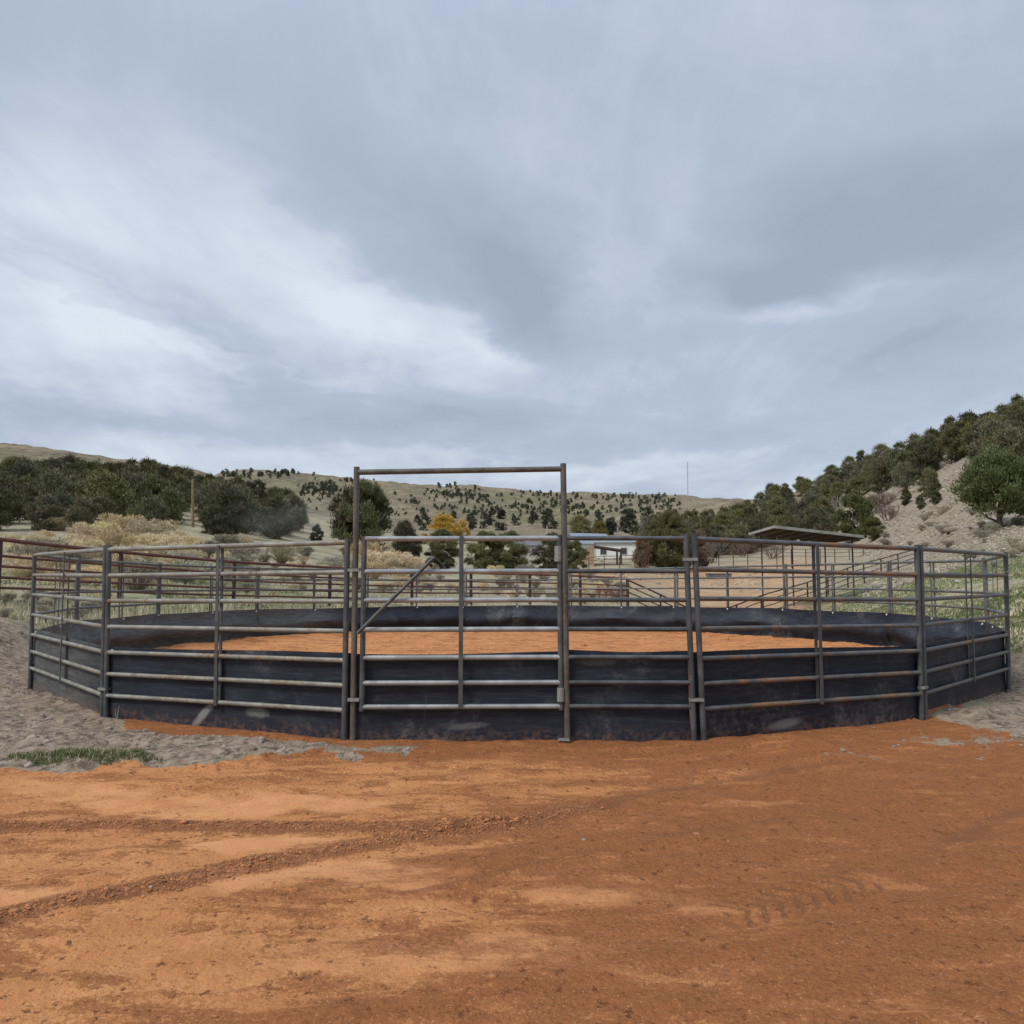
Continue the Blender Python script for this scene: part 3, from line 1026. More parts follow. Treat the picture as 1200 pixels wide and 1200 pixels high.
def panel(A, B, label, matkey, seed, far, mids=True, group='round pen panels', left_post=True):
    base = (A[1] + B[1]) / 2
    root = empty('corral_panel', (base.x, base.y, 0), label, 'corral panel', group)
    A2, B2 = shift_joint(A, B, .036), shift_joint(B, A, .036)
    inn = inward(base)
    mt = M[matkey]
    pm = M['steel_dark'] if matkey != 'steel_far' else mt
    for P in (A2, B2):
        MB().tube(P[1], P[0] + Vector((0, 0, .012)), PW, 14).build('post', pm, root)
    for i, f in enumerate(FR):
        a, b = lerp(A2[1], A2[0], f), lerp(B2[1], B2[0], f)
        MB().tube(a, b, RR if i else RR + .002, 12).build('rail', mt, root)
    if mids:
        a, b = lerp(A2[1], B2[1], .505), lerp(A2[0], B2[0], .505)
        ax = (B2[1] - A2[1]).normalized()
        for sgn in (-1, 1):
            t0, t1 = lerp(a, b, FR[0] + .004), lerp(a, b, FR[-1] - .015)
            c = (t0 + t1) / 2 + inn * sgn * (RR + .0065)
            MB().box(c, .0185, .004, (t0 - t1).length / 2, ax=ax, up=(t0 - t1)).build('mid_bar', pm, root)
    sk, rows = skirt(A2, B2, root, seed, far)
    side = inn if far else -inn
    for i in ((1, 20) if far else (1,)):
        p = rows[i][-1] + Vector((0, 0, -.035)) + (inn * .0105 if far else -inn * .014)
        bolt(p, inn, sk)
    q, p = lerp(A[1], A[0], .22), None
    ax = (A2[1] - A[1]).normalized()
    for f in ((.86,) if far else (() if seed == 103 else (.19,))):
        c = lerp(A[1], A[0], f)
        clamp(c - ax * .03, c + ax * .03, ax, root)
    return root


PL = {
    (0, 1): ('pipe pen panel seen at a slant, skirt tinted pale for side light, beside the grey soil bank', 'steel_tan'),
    (1, 2): ('wide pen panel with rusty tan rails clamped to the plain side of the bow gate', 'steel_tan'),
    (3, 4): ('wide pen panel with orange rust blotches beside the narrow infill next to the gate', 'steel_blotchy'),
    (4, 5): ('pen panel seen at a slant with dark skirt, below the stony slope', 'steel_blotchy'),
    (5, 6): ('edge-on pen panel at the end of the ring below the lone bushy juniper', 'steel_far'),
    (6, 7): ('far pen panel crossing the green grass at the foot of the stony slope', 'steel_far'),
    (7, 8): ('far pen panel in front of the rising red fence of the lane', 'steel_far'),
    (8, 9): ('far pen panel in front of the bare tan corral ground', 'steel_far'),
    (9, 10): ('far pen panel in front of the corner post of the red fence', 'steel_far'),
    (10, 11): ('far pen panel seen through the gate on its hinge side', 'steel_far'),
    (11, 12): ('far pen panel seen through the gate behind the slanting latch bar', 'steel_far'),
    (12, 13): ('far pen panel just outside the latch post, in front of the red fence', 'steel_far'),
    (13, 14): ('far pen panel below the tallest tan rabbitbrush on the bank', 'steel_far'),
    (14, 15): ('far pen panel where the sand meets the crumpled dark skirt by the bank', 'steel_far'),
    (15, 0): ('edge-on pen panel at the end of the ring beside the green bank', 'steel_far'),
}
for k in range(16):
    j = (k + 1) % 16
    if (k, j) == (2, 3):
        continue
    lb, mk = PL[(k, j)]
    A, B = JP[k], JP[j]
    if (k, j) == (3, 4):
        A = (unproj(809.5, 628, JT[3][1]), unproj(821, 869, JT[3][1]))
    panel(A, B, lb, mk, 100 + k, far=not (k <= 4))

# ---- bow gate with a narrow infill panel
yg = 7.06
bowL = (unproj(418, 551, 7.085), unproj(413.5, 869, 7.085))
bowR = (unproj(660, 547, 7.06), unproj(665, 870, 7.06))
root = empty('bow_gate', ((bowL[1].x + bowR[1].x) / 2, 7.07, 0), 'tall pipe bow gate with overhead pipe, closed leaf and narrow infill', 'gate')
for P in (bowL, bowR):
    MB().tube(P[1], P[0] + Vector((0, 0, .03)), .0275, 16).build('post', M['steel_brown'], root)
MB().tube(lerp(bowL[1], bowL[0], .992), lerp(bowR[1], bowR[0], .992), .026, 16).build('header', M['steel_brown'], root)
MB().box(bowR[1] + Vector((-.035, -.03, .03)), .05, .03, .008).build('foot_plate', M['zinc'], root)
J3a = (unproj(803.5, 627.5, 7.06), unproj(813.5, 870, 7.06))
MB().tube(J3a[1], J3a[0] + Vector((0, 0, .012)), PW, 14).build('end_post', M['steel_dark'], root)
# heights along the gate, same rows as the panels
HZ = [unproj(540, y, yg).z for y in (631.5, 670, 703.6, 738, 771, 800.5, 828.5)]


def at_z(P, z):
    t = (z - P[1].z) / (P[0].z - P[1].z)
    return lerp(P[1], P[0], t)


for i, z_ in enumerate(HZ):
    a, b = at_z(bowR, z_ + .006), at_z(J3a, z_ + .004)
    MB().tube(a, b, RR - .001, 12).build('rail', M['steel_dark'], root)
sk, _ = skirt(((bowR[0] - Vector((0, 0, .615))), bowR[1]), ((J3a[0]), J3a[1]), root, 7, False, ftop=.432, pad=.012)
ca = lerp(JP[2][1], JP[2][0], .845)
for y_ in (668, 820):
    a = unproj(410, y_, 7.05)
    b = unproj(419, y_, 7.05)
    clamp(a, b, (1, 0, 0), root, w=.022)
for y_ in (655.5, 820):
    P = J3a
    z_ = unproj(808, y_, 7.06).z
    a = at_z(J3a, z_)
    clamp(a + Vector((0, -.0, 0)), a + Vector((.07, -.0, 0)), (1, 0, 0), root)
leaf = empty('gate_leaf', (0, 0, 0), None, None)
leaf.parent = root
gL = (unproj(427, 629, yg), unproj(424, 833, yg))
gR = (unproj(655.5, 627, yg), unproj(657.5, 832, yg))
for P in (gL, gR):
    MB().tube(P[1], P[0], .0245, 14).build('upright', M['steel_dark'], leaf)
for z_ in HZ:
    MB().tube(at_z(gL, z_), at_z(gR, z_ + .006), .0235, 14).build('rail', M['steel_gate'], leaf)
cm = (unproj(540, 627.5, yg - .033), unproj(540.5, 830, yg - .033))
MB().box((cm[0] + cm[1]) / 2, .019, .006, (cm[0] - cm[1]).length / 2, up=(cm[0] - cm[1])).build('mid_bar', M['steel_dark'], leaf)
MB().tube(unproj(419, 742, yg - .06), unproj(509, 653, yg - .05), .017, 12).build('latch_bar', M['steel_dark'], leaf)
MB().path([unproj(509, 653, yg - .05), unproj(514, 657, yg - .02), unproj(523, 667, yg - .01)], .006, 8).build('latch_rod', M['steel_brown'], leaf)
for (xa, ya, xb, yb) in ((654, 640, 654, 658), (657, 806, 657, 822)):
    MB().tube(unproj(xa, ya, yg - .01), unproj(xb, yb, yg - .01), .033, 14).build('hinge', M['zinc'], leaf)
gsA = (unproj(417, 631, yg), unproj(417, 870, yg))
gsB = (unproj(661, 629, yg), unproj(661.5, 868, yg))
skirt(gsA, gsB, leaf, 9, False, ftop=.425)


# ------------------------------------------------------------------ pipe fences behind
def fence(name, pts, label, cat, heights, pr, rr_, mat_p, mat_r, sub=None, group=None):
    """pts: list of (top Vector, ground z)"""
    p0 = pts[len(pts) // 2][0]
    root = empty(name, (p0.x, p0.y, 0), label, cat, group)
    H = heights[0]
    for (t, zg) in pts:
        MB().tube((t.x, t.y, zg - .1), (t.x, t.y, t.z - rr_ * .5), pr, 8).build('post', mat_p, root)
    for i, h in enumerate(heights):
        path = [Vector((t.x, t.y, t.z - (H - h))) for t, zg in pts]
        if len(path) > 2:          # round the line between posts
            q = []
            for a in range(len(path) - 1):
                p_0, p_1, p_2, p_3 = path[max(a - 1, 0)], path[a], path[a + 1], path[min(a + 2, len(path) - 1)]
                for s_ in (0, .33, .66):
                    s2, s3 = s_ * s_, s_ ** 3
                    q.append(.5 * ((2 * p_1) + (p_2 - p_0) * s_ + (2 * p_0 - 5 * p_1 + 4 * p_2 - p_3) * s2 + (3 * p_1 - p_0 - 3 * p_2 + p_3) * s3))
            path = q + [path[-1]]
        MB().path(path, rr_ * (1.25 if i == 0 else .85), 7).build('rail', mat_r, root)
    return root


red = []
for (px, py, Y) in ((-140, 612, 14.5), (0, 632, 18), (142, 647, 22), (275, 658.5, 26), (387, 665, 29), (483, 669.5, 32), (552, 671.5, 34), (621, 673.3, 36), (680, 675, 38), (735, 678, 40)):
    t = unproj(px, py, Y)
    red.append((t, min(gz(t.x, t.y), t.z - 1.1)))
fence('pipe_fence', red, 'long oxide red pipe fence curving behind the pen below the brushy bank', 'fence', [1.5, 1.12, .88, .62, .38], .065, .04, M['red_pipe_dark'], M['red_pipe'])
lane = []
for (px, py, Y) in ((736, 680, 39.8), (774, 697, 41), (805, 712, 42), (835, 725, 42)):
    t = unproj(px, py, Y)
    lane.append((t, min(gz(t.x, t.y), t.z - 1.3)))
fence('pipe_fence', lane, 'red pipe fence dropping steeply from the corner post into the lane', 'fence', [1.4, 1.1, .8, .5], .05, .035, M['red_pipe_dark'], M['red_pipe_dark'])
l2 = []
for (px, py, Y) in ((838, 718, 42), (863, 709, 43.5), (892, 698, 45.5), (920, 690, 47.5), (946, 682.5, 49), (970, 674.5, 51), (993, 666, 53), (1012, 660.5, 55.5), (1032, 655, 58), (1052, 649.5, 61), (1072, 644, 64)):
    t = unproj(px, py, Y)
    l2.append((t, min(gz(t.x, t.y), t.z - 1.1)))
fence('pipe_fence', l2, 'red pipe fence climbing from the lane towards the stony slope', 'fence', [1.4, 1.05, .7, .35], .05, .032, M['red_pipe_dark'], M['red_pipe_dark'])
l3 = []
for i, px in enumerate(range(842, 1150, 17)):
    Y = 97 - i * .6
    py = 643.5 + (1.5 if px < 900 else 0) - max(0, px - 1050) * .03
    t = unproj(px, py, Y)
    l3.append((t, min(gz(t.x, t.y), t.z - 1.2)))
fence('pipe_fence', l3, 'thin dark pipe fence running level along the far side of the corral', 'fence', [1.35, .95, .5], .055, .026, M['red_pipe_dark'], M['red_pipe_dark'])
l4 = []
for (px, py, Y) in ((1100, 641, 70), (1123, 637, 68), (1146, 631, 66)):
    t = unproj(px, py, Y)
    l4.append((t, min(gz(t.x, t.y), t.z - 1.0)))
fence('pipe_fence', l4, 'short red fence of three posts on the foot of the stony slope', 'fence', [1.3, .8, .4], .05, .032, M['red_pipe_dark'], M['red_pipe_dark'])
l5 = []
for (px, py, Y) in ((690, 653, 92), (708, 652, 92), (726, 651.5, 92), (744, 651, 92), (760, 651, 92)):
    t = unproj(px, py, Y)
    l5.append((t, min(gz(t.x, t.y), t.z - 1.1)))
fence('pipe_fence', l5, 'thin dark rail fence across the yard of the pale house', 'fence', [1.3, .9, .5], .05, .028, M['red_pipe_dark'], M['red_pipe_dark'])

# ------------------------------------------------------------------ open shed with a sloping roof
M['roof_top'] = simple('weathered roofing', (0.30, 0.28, 0.25), (0.42, 0.40, 0.36), 3, 0.7, .3, .1)
M['dark_wood'] = simple('dark stained timber', (0.05, 0.035, 0.03), (0.09, 0.065, 0.05), 5, 0.8, 0, .2)
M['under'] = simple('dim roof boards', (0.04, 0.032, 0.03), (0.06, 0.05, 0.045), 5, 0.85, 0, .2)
NL, NRt, FL = unproj(908, 617.5, 40), unproj(1012, 629, 41.8), unproj(878, 626, 46)
FRt = NRt + (FL - NL)
c4 = (NL + FRt) / 2
shed = empty('open_shed', (c4.x, c4.y, gz(c4.x, c4.y)), 'open sided shed with thin sloping roof on slim posts beyond the pen', 'shed')
up = (NRt - NL).cross(FL - NL).normalized()
if up.z < 0:
    up = -up
fc = [(0, 1, 2, 3), (7, 6, 5, 4), (0, 4, 5, 1), (1, 5, 6, 2), (2, 6, 7, 3), (3, 7, 4, 0)]
q4 = [NL, NRt, FRt, FL]
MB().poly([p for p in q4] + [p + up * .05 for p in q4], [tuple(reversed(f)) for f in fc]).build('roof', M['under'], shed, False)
ex = (NRt - NL).normalized()
ey = (FL - NL).normalized()
MB().poly([p + up * .052 + a for p, a in zip(q4, (-ex * .05 - ey * .05, ex * .05 - ey * .05, ex * .05 + ey * .05, -ex * .05 + ey * .05))] +
          [p + up * .075 + a for p, a in zip(q4, (-ex * .05 - ey * .05, ex * .05 - ey * .05, ex * .05 + ey * .05, -ex * .05 + ey * .05))],
          [tuple(reversed(f)) for f in fc]).build('roof_sheet', M['roof_top'], shed, False)
MB().box((NL + NRt) / 2 - ey * .03 + up * .005, (NRt - NL).length / 2, .02, .075, ax=ex, up=up).build('fascia', M['roof_top'], shed, False)
MB().box((NL + FL) / 2 - ex * .025 + up * .005, (FL - NL).length / 2, .02, .06, ax=ey, up=up).build('fascia', M['roof_top'], shed, False)
for i in range(7):
    a = lerp(NL, NRt, (i + .5) / 7)
    b = a + (FL - NL)
    MB().box((a + b) / 2 - up * .085, (b - a).length / 2 - .1, .04, .08, ax=(b - a), up=up).build('rafter', M['dark_wood'], shed, False)
for (s_, t_) in ((.12, .9), (.5, .9), (.92, .9), (.12, .12), (.5, .12), (.92, .12)):
    p = NL + (NRt - NL) * s_ + (FL - NL) * t_ - up * .1
    MB().tube((p.x, p.y, gz(p.x, p.y) - .1), p, .045, 8).build('post', M['dark_wood'], shed)

# ------------------------------------------------------------------ houses
M['white_wall'] = simple('off white siding', (0.66, 0.66, 0.62), (0.76, 0.76, 0.72), 3, .8, 0, .1, 8)
M['blue_roof'] = simple('pale blue metal roof', (0.22, 0.25, 0.29), (0.31, 0.34, 0.37), 3, .5, .2, .1)
M['grey_roof'] = simple('grey shingle roof', (0.11, 0.115, 0.12), (0.18, 0.18, 0.19), 3, .85, 0, .2)
M['glass'] = simple('window glass', (0.03, 0.035, 0.04), (0.06, 0.065, 0.07), 3, .15, 0, 0)
M['trim'] = simple('light trim', (0.45, 0.45, 0.43), (0.55, 0.55, 0.52), 3, .7, 0, 0)
M['tan_wall'] = simple('tan plywood', (0.33, 0.23, 0.15), (0.42, 0.30, 0.20), 2, .85, 0, .2)
M['pink_wall'] = simple('pale stucco', (0.46, 0.40, 0.37), (0.55, 0.49, 0.45), 2, .85, 0, .2)


def gable_house(x, y, z, w, d, h, rh, rot, label, wallm, roofm, wins, door=None, ov=.35):
    root = empty('house', (x, y, z), label, 'house')
    ca, sa = math.cos(rot), math.sin(rot)

    def L(a, b, c):
        return Vector((x + a * ca - b * sa, y + a * sa + b * ca, z + c))
    # ridge runs along local x
    A = [L(-w / 2, -d / 2, -.5), L(w / 2, -d / 2, -.5), L(w / 2, d / 2, -.5), L(-w / 2, d / 2, -.5),
         L(-w / 2, -d / 2, h), L(w / 2, -d / 2, h), L(w / 2, d / 2, h), L(-w / 2, d / 2, h), L(-w / 2, 0, h + rh), L(w / 2, 0, h + rh)]
    MB().poly(A, [(0, 1, 5, 4), (1, 2, 6, 9, 5), (2, 3, 7, 6), (3, 0, 4, 8, 7), (0, 3, 2, 1)]).build('wall', wallm, root, False)
    for s_ in (-1, 1):
        y0 = s_ * (d / 2 + ov)
        z0 = h - rh * ov / (d / 2)
        P = [L(-w / 2 - ov, y0, z0 + .02), L(w / 2 + ov, y0, z0 + .02), L(w / 2 + ov, 0, h + rh + .02), L(-w / 2 - ov, 0, h + rh + .02)]
        Q = [p + Vector((0, 0, .12)) for p in P]
        MB().poly(P + Q, fc).build('roof', roofm, root, False)
    for (lx, lz, ww, hh, side) in wins:
        if side == 0:
            c = L(lx, -d / 2 - .03, lz)
            ax = Vector((ca, sa, 0))
        else:
            c = L(w / 2 + .03, lx, lz)
            ax = Vector((-sa, ca, 0))
        fr = MB().box(c, ww / 2 + .08, .03, hh / 2 + .08, ax=ax).build('window', M['trim'], root, False)
        out = Vector((sa, -ca, 0)) if side == 0 else Vector((ca, sa, 0))
        MB().box(c + out * .02, ww / 2, .02, hh / 2, ax=ax).build('pane', M['glass'], fr, False)
    if door:
        MB().box(L(door, -d / 2 - .03, 1.0), .5, .03, 1.05, ax=Vector((ca, sa, 0))).build('door', M['glass'], root, False)
    return root


h1 = unproj(729, 657, 122)
gable_house(h1.x, h1.y + 3, h1.z - .1, 7.4, 6, 3.0, 1.0, R(-6), 'pale house with blue grey metal roof seen over the gate panel', M['white_wall'], M['blue_roof'],
            [(-2.6, 1.6, .9, 1.0, 0), (.6, 1.6, .9, 1.0, 0)], 3.0)
h2 = unproj(691, 656, 142)
gable_house(h2.x, h2.y + 3, h2.z, 7, 6, 3.0, 1.9, R(20), 'second pale house with light roof behind the tan lean-to', M['white_wall'], M['blue_roof'], [(-1.5, 1.6, 1, 1, 0), (1.6, 1.6, 1, 1, 0)])
h3 = unproj(616, 656, 128)
gable_house(h3.x, h3.y + 3, h3.z, 4.6, 5, 2.4, .9, R(15), 'small pinkish outbuilding half hidden between two junipers', M['pink_wall'], M['grey_roof'], [(.8, 1.4, .8, .9, 0)])
# tan lean-to with dark flat roof
la = unproj(660, 661, 100)
lz = gz(la.x, la.y) - .1
hl_ = empty('lean_to', (la.x + 3, 100, lz), 'tan plywood lean-to with a low dark porch roof on two posts', 'lean-to')
x0 = la.x
w0 = 4.0
MB().poly([(x0, 100, lz - .4), (x0 + w0, 100, lz - .4), (x0 + w0, 103, lz - .4), (x0, 103, lz - .4), (x0, 100, lz + 1.2), (x0 + w0, 100, lz + 2.6), (x0 + w0, 103, lz + 2.6), (x0, 103, lz + 1.2)],
          [tuple(reversed(f)) for f in fc]).build('wall', M['tan_wall'], hl_, False)
MB().poly([(x0 + w0, 99.4, lz + 2.45), (x0 + w0 + 3.6, 99.4, lz + 1.9), (x0 + w0 + 3.6, 103, lz + 1.9), (x0 + w0, 103, lz + 2.45),
           (x0 + w0, 99.4, lz + 2.65), (x0 + w0 + 3.6, 99.4, lz + 2.1), (x0 + w0 + 3.6, 103, lz + 2.1), (x0 + w0, 103, lz + 2.65)], [tuple(reversed(f)) for f in fc]).build('roof', M['dark_wood'], hl_, False)
for dx_ in (2.9, 3.4):
    MB().box((x0 + w0 + dx_, 99.6, lz + .8), .12, .12, 1.15).build('post', M['dark_wood'], hl_, False)
# low black stock tank past the pen
tk = unproj(842, 664, 90)
tkz = gz(tk.x, 90)
st_ = empty('stock_tank', (tk.x, 90, tkz), 'low dark trough on the bare ground in front of the brown tree', 'trough')
MB().poly([(tk.x - 1.3, 89.6, tkz - .1), (tk.x + 1.3, 89.6, tkz - .1), (tk.x + 1.3, 90.4, tkz - .1), (tk.x - 1.3, 90.4, tkz - .1), (tk.x - 1.4, 89.5, tkz + .5), (tk.x + 1.4, 89.5, tkz + .5), (tk.x + 1.4, 90.5, tkz + .5), (tk.x - 1.4, 90.5, tkz + .5)],
          [(0, 1, 5, 4), (1, 2, 6, 5), (2, 3, 7, 6), (3, 0, 4, 7), (0, 3, 2, 1)]).build('basin', M['grey_roof'], st_, False)
rim = MB()
for a_, b_ in (((-1.4, -.5), (1.4, -.5)), ((1.4, -.5), (1.4, .5)), ((1.4, .5), (-1.4, .5)), ((-1.4, .5), (-1.4, -.5))):
    rim.tube((tk.x + a_[0], 90 + a_[1], tkz + .5), (tk.x + b_[0], 90 + b_[1], tkz + .5), .05, 6)
rim.build('rim', M['grey_roof'], st_)


# ------------------------------------------------------------------ poles and mast
def pole(px, ytop, ybot, label, arm=True, r=.13, cat='utility pole', name='utility_pole', mat=None):
    b = hit(px, ybot)
    t = unproj(px, ytop, b.y)
    root = empty(name, b, label, cat)
    MB().tube(b - Vector((0, 0, .3)), t, r, 8, r * .75).build('shaft', mat or M['wood'], root)
    if arm:
        MB().box(t - Vector((0, 0, .35)), .9, .06, .07).build('crossarm', mat or M['wood'], root, False)
    else:
        MB().tube(t, t + Vector((0, 0, .12)), r * .8, 8, r * .3).build('cap', mat or M['wood'], root)
    return root


pole(226, 563, 618, 'bare wooden pole standing among the junipers on the bushy hillside', False, .19)
pole(592, 604, 632, 'grey utility pole beside the low dark junipers behind the gate', True, .12, mat=M['bare_twig'])
pole(641, 616, 633, 'short pale pole near the hinge post behind the gate', False, .12, mat=M['trim'])
mb_ = unproj(806, 583, 980)
mt_ = unproj(806, 541, 980)
ma = empty('radio_mast', (mb_.x, 980, mb_.z - 6), 'very thin radio mast on the distant ridge', 'mast')
for i in range(3):
    a_ = 2 * math.pi * i / 3
    o_ = Vector((math.cos(a_) * .32, math.sin(a_) * .32, 0))
    MB().tube(mb_ + o_ - Vector((0, 0, 8)), mt_ + o_, .07, 5).build('leg', M['steel_far'], ma)
br = MB()
for i in range(20):
    z0_, z1_ = mb_.z + (mt_.z - mb_.z) * i / 20, mb_.z + (mt_.z - mb_.z) * (i + 1) / 20
    for j in range(3):
        a0, a1 = 2 * math.pi * (j + i) / 3, 2 * math.pi * (j + i + 1) / 3
        br.tube((mb_.x + math.cos(a0) * .32, 980 + math.sin(a0) * .32, z0_), (mb_.x + math.cos(a1) * .32, 980 + math.sin(a1) * .32, z1_), .04, 4, cap=False)
br.build('lattice', M['steel_far'], ma)


# ------------------------------------------------------------------ plants
def leaf_tris(P, D, length, width, spread, n, rg):
    """n slim triangles at each point P, pointing near direction D"""
    k = len(P)
    P = np.repeat(P, n, 0)
    D = np.repeat(D, n, 0)
    d = D + rg.normal(0, spread, P.shape)
    d /= np.linalg.norm(d, axis=1, keepdims=True) + 1e-9
    s = np.cross(d, rg.normal(0, 1, P.shape))
    s /= np.linalg.norm(s, axis=1, keepdims=True) + 1e-9
    L = (length * rg.uniform(.6, 1.3, len(P)))[:, None]
    w = (width * rg.uniform(.6, 1.3, len(P)))[:, None]
    base = P + rg.normal(0, length * .25, P.shape)
    v = np.stack([base - s * w, base + s * w, base + d * L], 1).reshape(-1, 3)
    f = np.arange(len(v)).reshape(-1, 3)
    return v, f


def crown_mesh(name, seed, h, w, base, lobes, pts_per, length, width, mat, up=.5, n=3, shape=1.0, lobe_r=(.14, .24)):
    rg = np.random.default_rng(seed)
    Ps, Ds = [], []
    for i in range(lobes):
        t = (i + rg.uniform(0, 1)) / lobes
        zz = base + (h - base) * t
        # egg silhouette
        rad = w / 2 * (math.sin(math.pi * min(1, (.16 + .84 * t) ** shape)) ** .6) if t < .98 else .1
        a = rg.uniform(0, 6.283)
        rr_ = rad * math.sqrt(rg.uniform(.1, 1.0)) * .86
        c = np.array([math.cos(a) * rr_, math.sin(a) * rr_, zz])
        lr = rg.uniform(*lobe_r) * w
        c[2] = min(c[2], h - lr * .8)
        d = rg.normal(0, 1, (pts_per, 3))
        d /= np.linalg.norm(d, axis=1, keepdims=True)
        d[:, 2] = np.where(d[:, 2] < -.3, -d[:, 2] * .5, d[:, 2])
        p = c + d * lr * rg.uniform(.35, 1.25, (pts_per, 1)) * np.array([.9, .9, rg.uniform(1.1, 1.9)])
        Ps.append(p)
        Ds.append(d + np.array([0, 0, up]))
    P = np.concatenate(Ps)
    D = np.concatenate(Ds)
    ok = P[:, 2] > base * .5
    v, f = leaf_tris(P[ok], D[ok], length, width, .45, n, rg)
    return npmesh(name, v, f, mat)


def trunk_mesh(name, seed, h, w, r, limbs, mat):
    rs = random.Random(seed)
    m = MB()
    lean = Vector((rs.uniform(-.08, .08), rs.uniform(-.08, .08), 0)) * h
    pts = [Vector((0, 0, -.3)), Vector((0, 0, 0)), lean * .2 + Vector((.02 * h, 0, h * .22)), lean * .6 + Vector((-.01 * h, .02 * h, h * .48)), lean + Vector((0, 0, h * .82))]
    m.path(pts, [r * 1.2, r, r * .75, r * .5, r * .15], 7)
    for i in range(limbs):
        t = .08 + .6 * i / limbs
        st = Vector((0, 0, h * t * .9)) + lean * t
        a = i * 2.4 + rs.uniform(-.4, .4)
        le = w * rs.uniform(.3, .46)
        e1 = st + Vector((math.cos(a) * le * .5, math.sin(a) * le * .5, h * .10))
        e2 = st + Vector((math.cos(a) * le, math.sin(a) * le, h * rs.uniform(.18, .34)))
        q = r * .5 * (1 - t * .5)
        m.path([st, e1, e2], [q, q * .7, q * .2], 5)
    me = bpy.data.meshes.new(name)
    me.from_pydata([tuple(v) for v in m.v], [], m.f)
    me.shade_smooth()
    me.materials.append(mat)
    return me


def joined(name, me_list, mats):
    V, Fc, MI = [], [], []
    off = 0
    me = bpy.data.meshes.new(name)
    for i, (a, b) in enumerate(me_list):
        V.append(a)
        Fc.append(b + off)
        off += len(a)
    return npmesh(name, np.concatenate(V), np.concatenate(Fc), mats)


PROTO = []
for s_ in range(8):
    h_ = 4.0
    w_ = [3.6, 3.2, 4.0, 2.9, 3.8, 4.3, 3.4, 2.7][s_]
    cm_ = crown_mesh('crown', 40 + s_, h_, w_, .05, [44, 38, 50, 34, 46, 52, 38, 32][s_], 66, .30, .045, M['juniper'], 1.1, 2, [1.0, 1.1, .9, 1.15, 1.0, .85, 1.1, 1.2][s_], (.09, .17))
    tm_ = trunk_mesh('trunk', 60 + s_, h_, w_, .12, 6, M['bark'])
    PROTO.append((cm_, tm_))
HERO = []
for s_ in range(3):
    cm_ = crown_mesh('crown', 140 + s_, 4.0, [4.6, 3.5, 3.0][s_], [.75, .0, .0][s_], [84, 64, 50][s_], 150, .18, .032, M['juniper'], 1.1, 3, [.85, 1.0, 1.1][s_], (.07, .14))
    tm_ = trunk_mesh('trunk', 160 + s_, 4.0, [4.6, 3.3, 2.8][s_], .16, 9, M['bark'])
    HERO.append((cm_, tm_))
FARP = []
for s_ in range(5):
    FARP.append(crown_mesh('juniper_tree', 240 + s_, 4.0, [3.8, 4.4, 3.2, 4.8, 3.6][s_], .0, 14, 22, .6, .2, M['juniper_far'], .6, 2, .9, (.12, .2)))


def tree(pos, hgt, proto, label, group=None, wide=1.0, name='juniper_tree', cat='tree', crown_mat=None, rz=None):
    s_ = hgt / 4.0
    root = empty(name, pos, label, cat, group)
    root.rotation_euler = (0, 0, random.uniform(0, 6.28) if rz is None else rz)
    root.scale = (s_ * wide, s_ * wide, s_)
    c = nobj('crown', proto[0], (0, 0, 0), root)
    nobj('trunk', proto[1], (0, 0, 0), root)
    if crown_mat:
        c.material_slots[0].link = 'OBJECT'
        c.material_slots[0].material = crown_mat
    return root


placed = []


def spaced(p, d):
    for q in placed:
        if (q[0] - p.x) ** 2 + (q[1] - p.y) ** 2 < d * d:
            return False
    placed.append((p.x, p.y))
    return True


def px_height(pos, dpx):
    return dpx * pos.y / F


# --- distinct trees
def lone(px, ybot, ytop, proto, label, wide=1.0, mat=None, name='juniper_tree', cat='tree', Y=None):
    b = hit(px, ybot)
    if Y:
        q = unproj(px, ybot, Y)
        b = Vector((q.x, Y, gz(q.x, Y)))
    placed.append((b.x, b.y))
    hh = unproj(px, ytop, b.y).z - b.z
    ww = px_height(b, ybot - ytop) / hh * wide
    return tree(b, hh, proto, label, None, ww, name, cat, mat)


lone(1172, 619, 538, HERO[0], 'lone bushy juniper with open lower limbs on the stony slope', 1.05, M['juniper_green'])
lone(1002, 634, 583, HERO[1], 'upright yellow green juniper at the end of the shed roof', 1.1, M['juniper_green'])
lone(1023, 634, 607, HERO[2], 'short dense juniper at the foot of the stony slope beside the shed', 1.3)
lone(1062, 593, 574, HERO[2], 'small round juniper on the slope, lowest of the young ones', .9)
lone(1079, 597, 581, HERO[2], 'smallest juniper bush on the stony slope between two others', .95)
lone(1097, 592, 576, HERO[1], 'small juniper on the slope just below the clump', 1.0)
lone(1089, 583, 551, HERO[1], 'narrow juniper standing in front of the dense clump on the slope', .9)
lone(427, 650, 570, HERO[1], 'tall dense juniper with rusty tips behind the latch post', 1.05)
lone(408, 646, 578, PROTO[3], 'rust tinged juniper leaning on the tall dense one', 1.0, M['juniper_rust'])
lone(371, 638, 616, HERO[2], 'small upright juniper at the dry grass crest near the latch post', 1.0)
lone(474, 664, 614, HERO[1], 'dark juniper behind the tan brush seen over the gate latch', .95)
lone(518, 668, 624, HERO[2], 'dark green juniper in front of the yellow aspen', 1.35)
lone(568, 670, 626, HERO[1], 'broad dark juniper seen over the middle of the gate', 1.25)
lone(598, 670, 626, HERO[1], 'broad dark juniper next to the small pink outbuilding', 1.3)
lone(648, 671, 628, HERO[1], 'rounded juniper right behind the hinge post', 1.4)
lone(674, 671, 636, HERO[2], 'rounded juniper between the hinge post and the tan lean-to', 1.2)
lone(785, 668, 603, HERO[1], 'big juniper beyond the corral beside the pale house', 1.05)
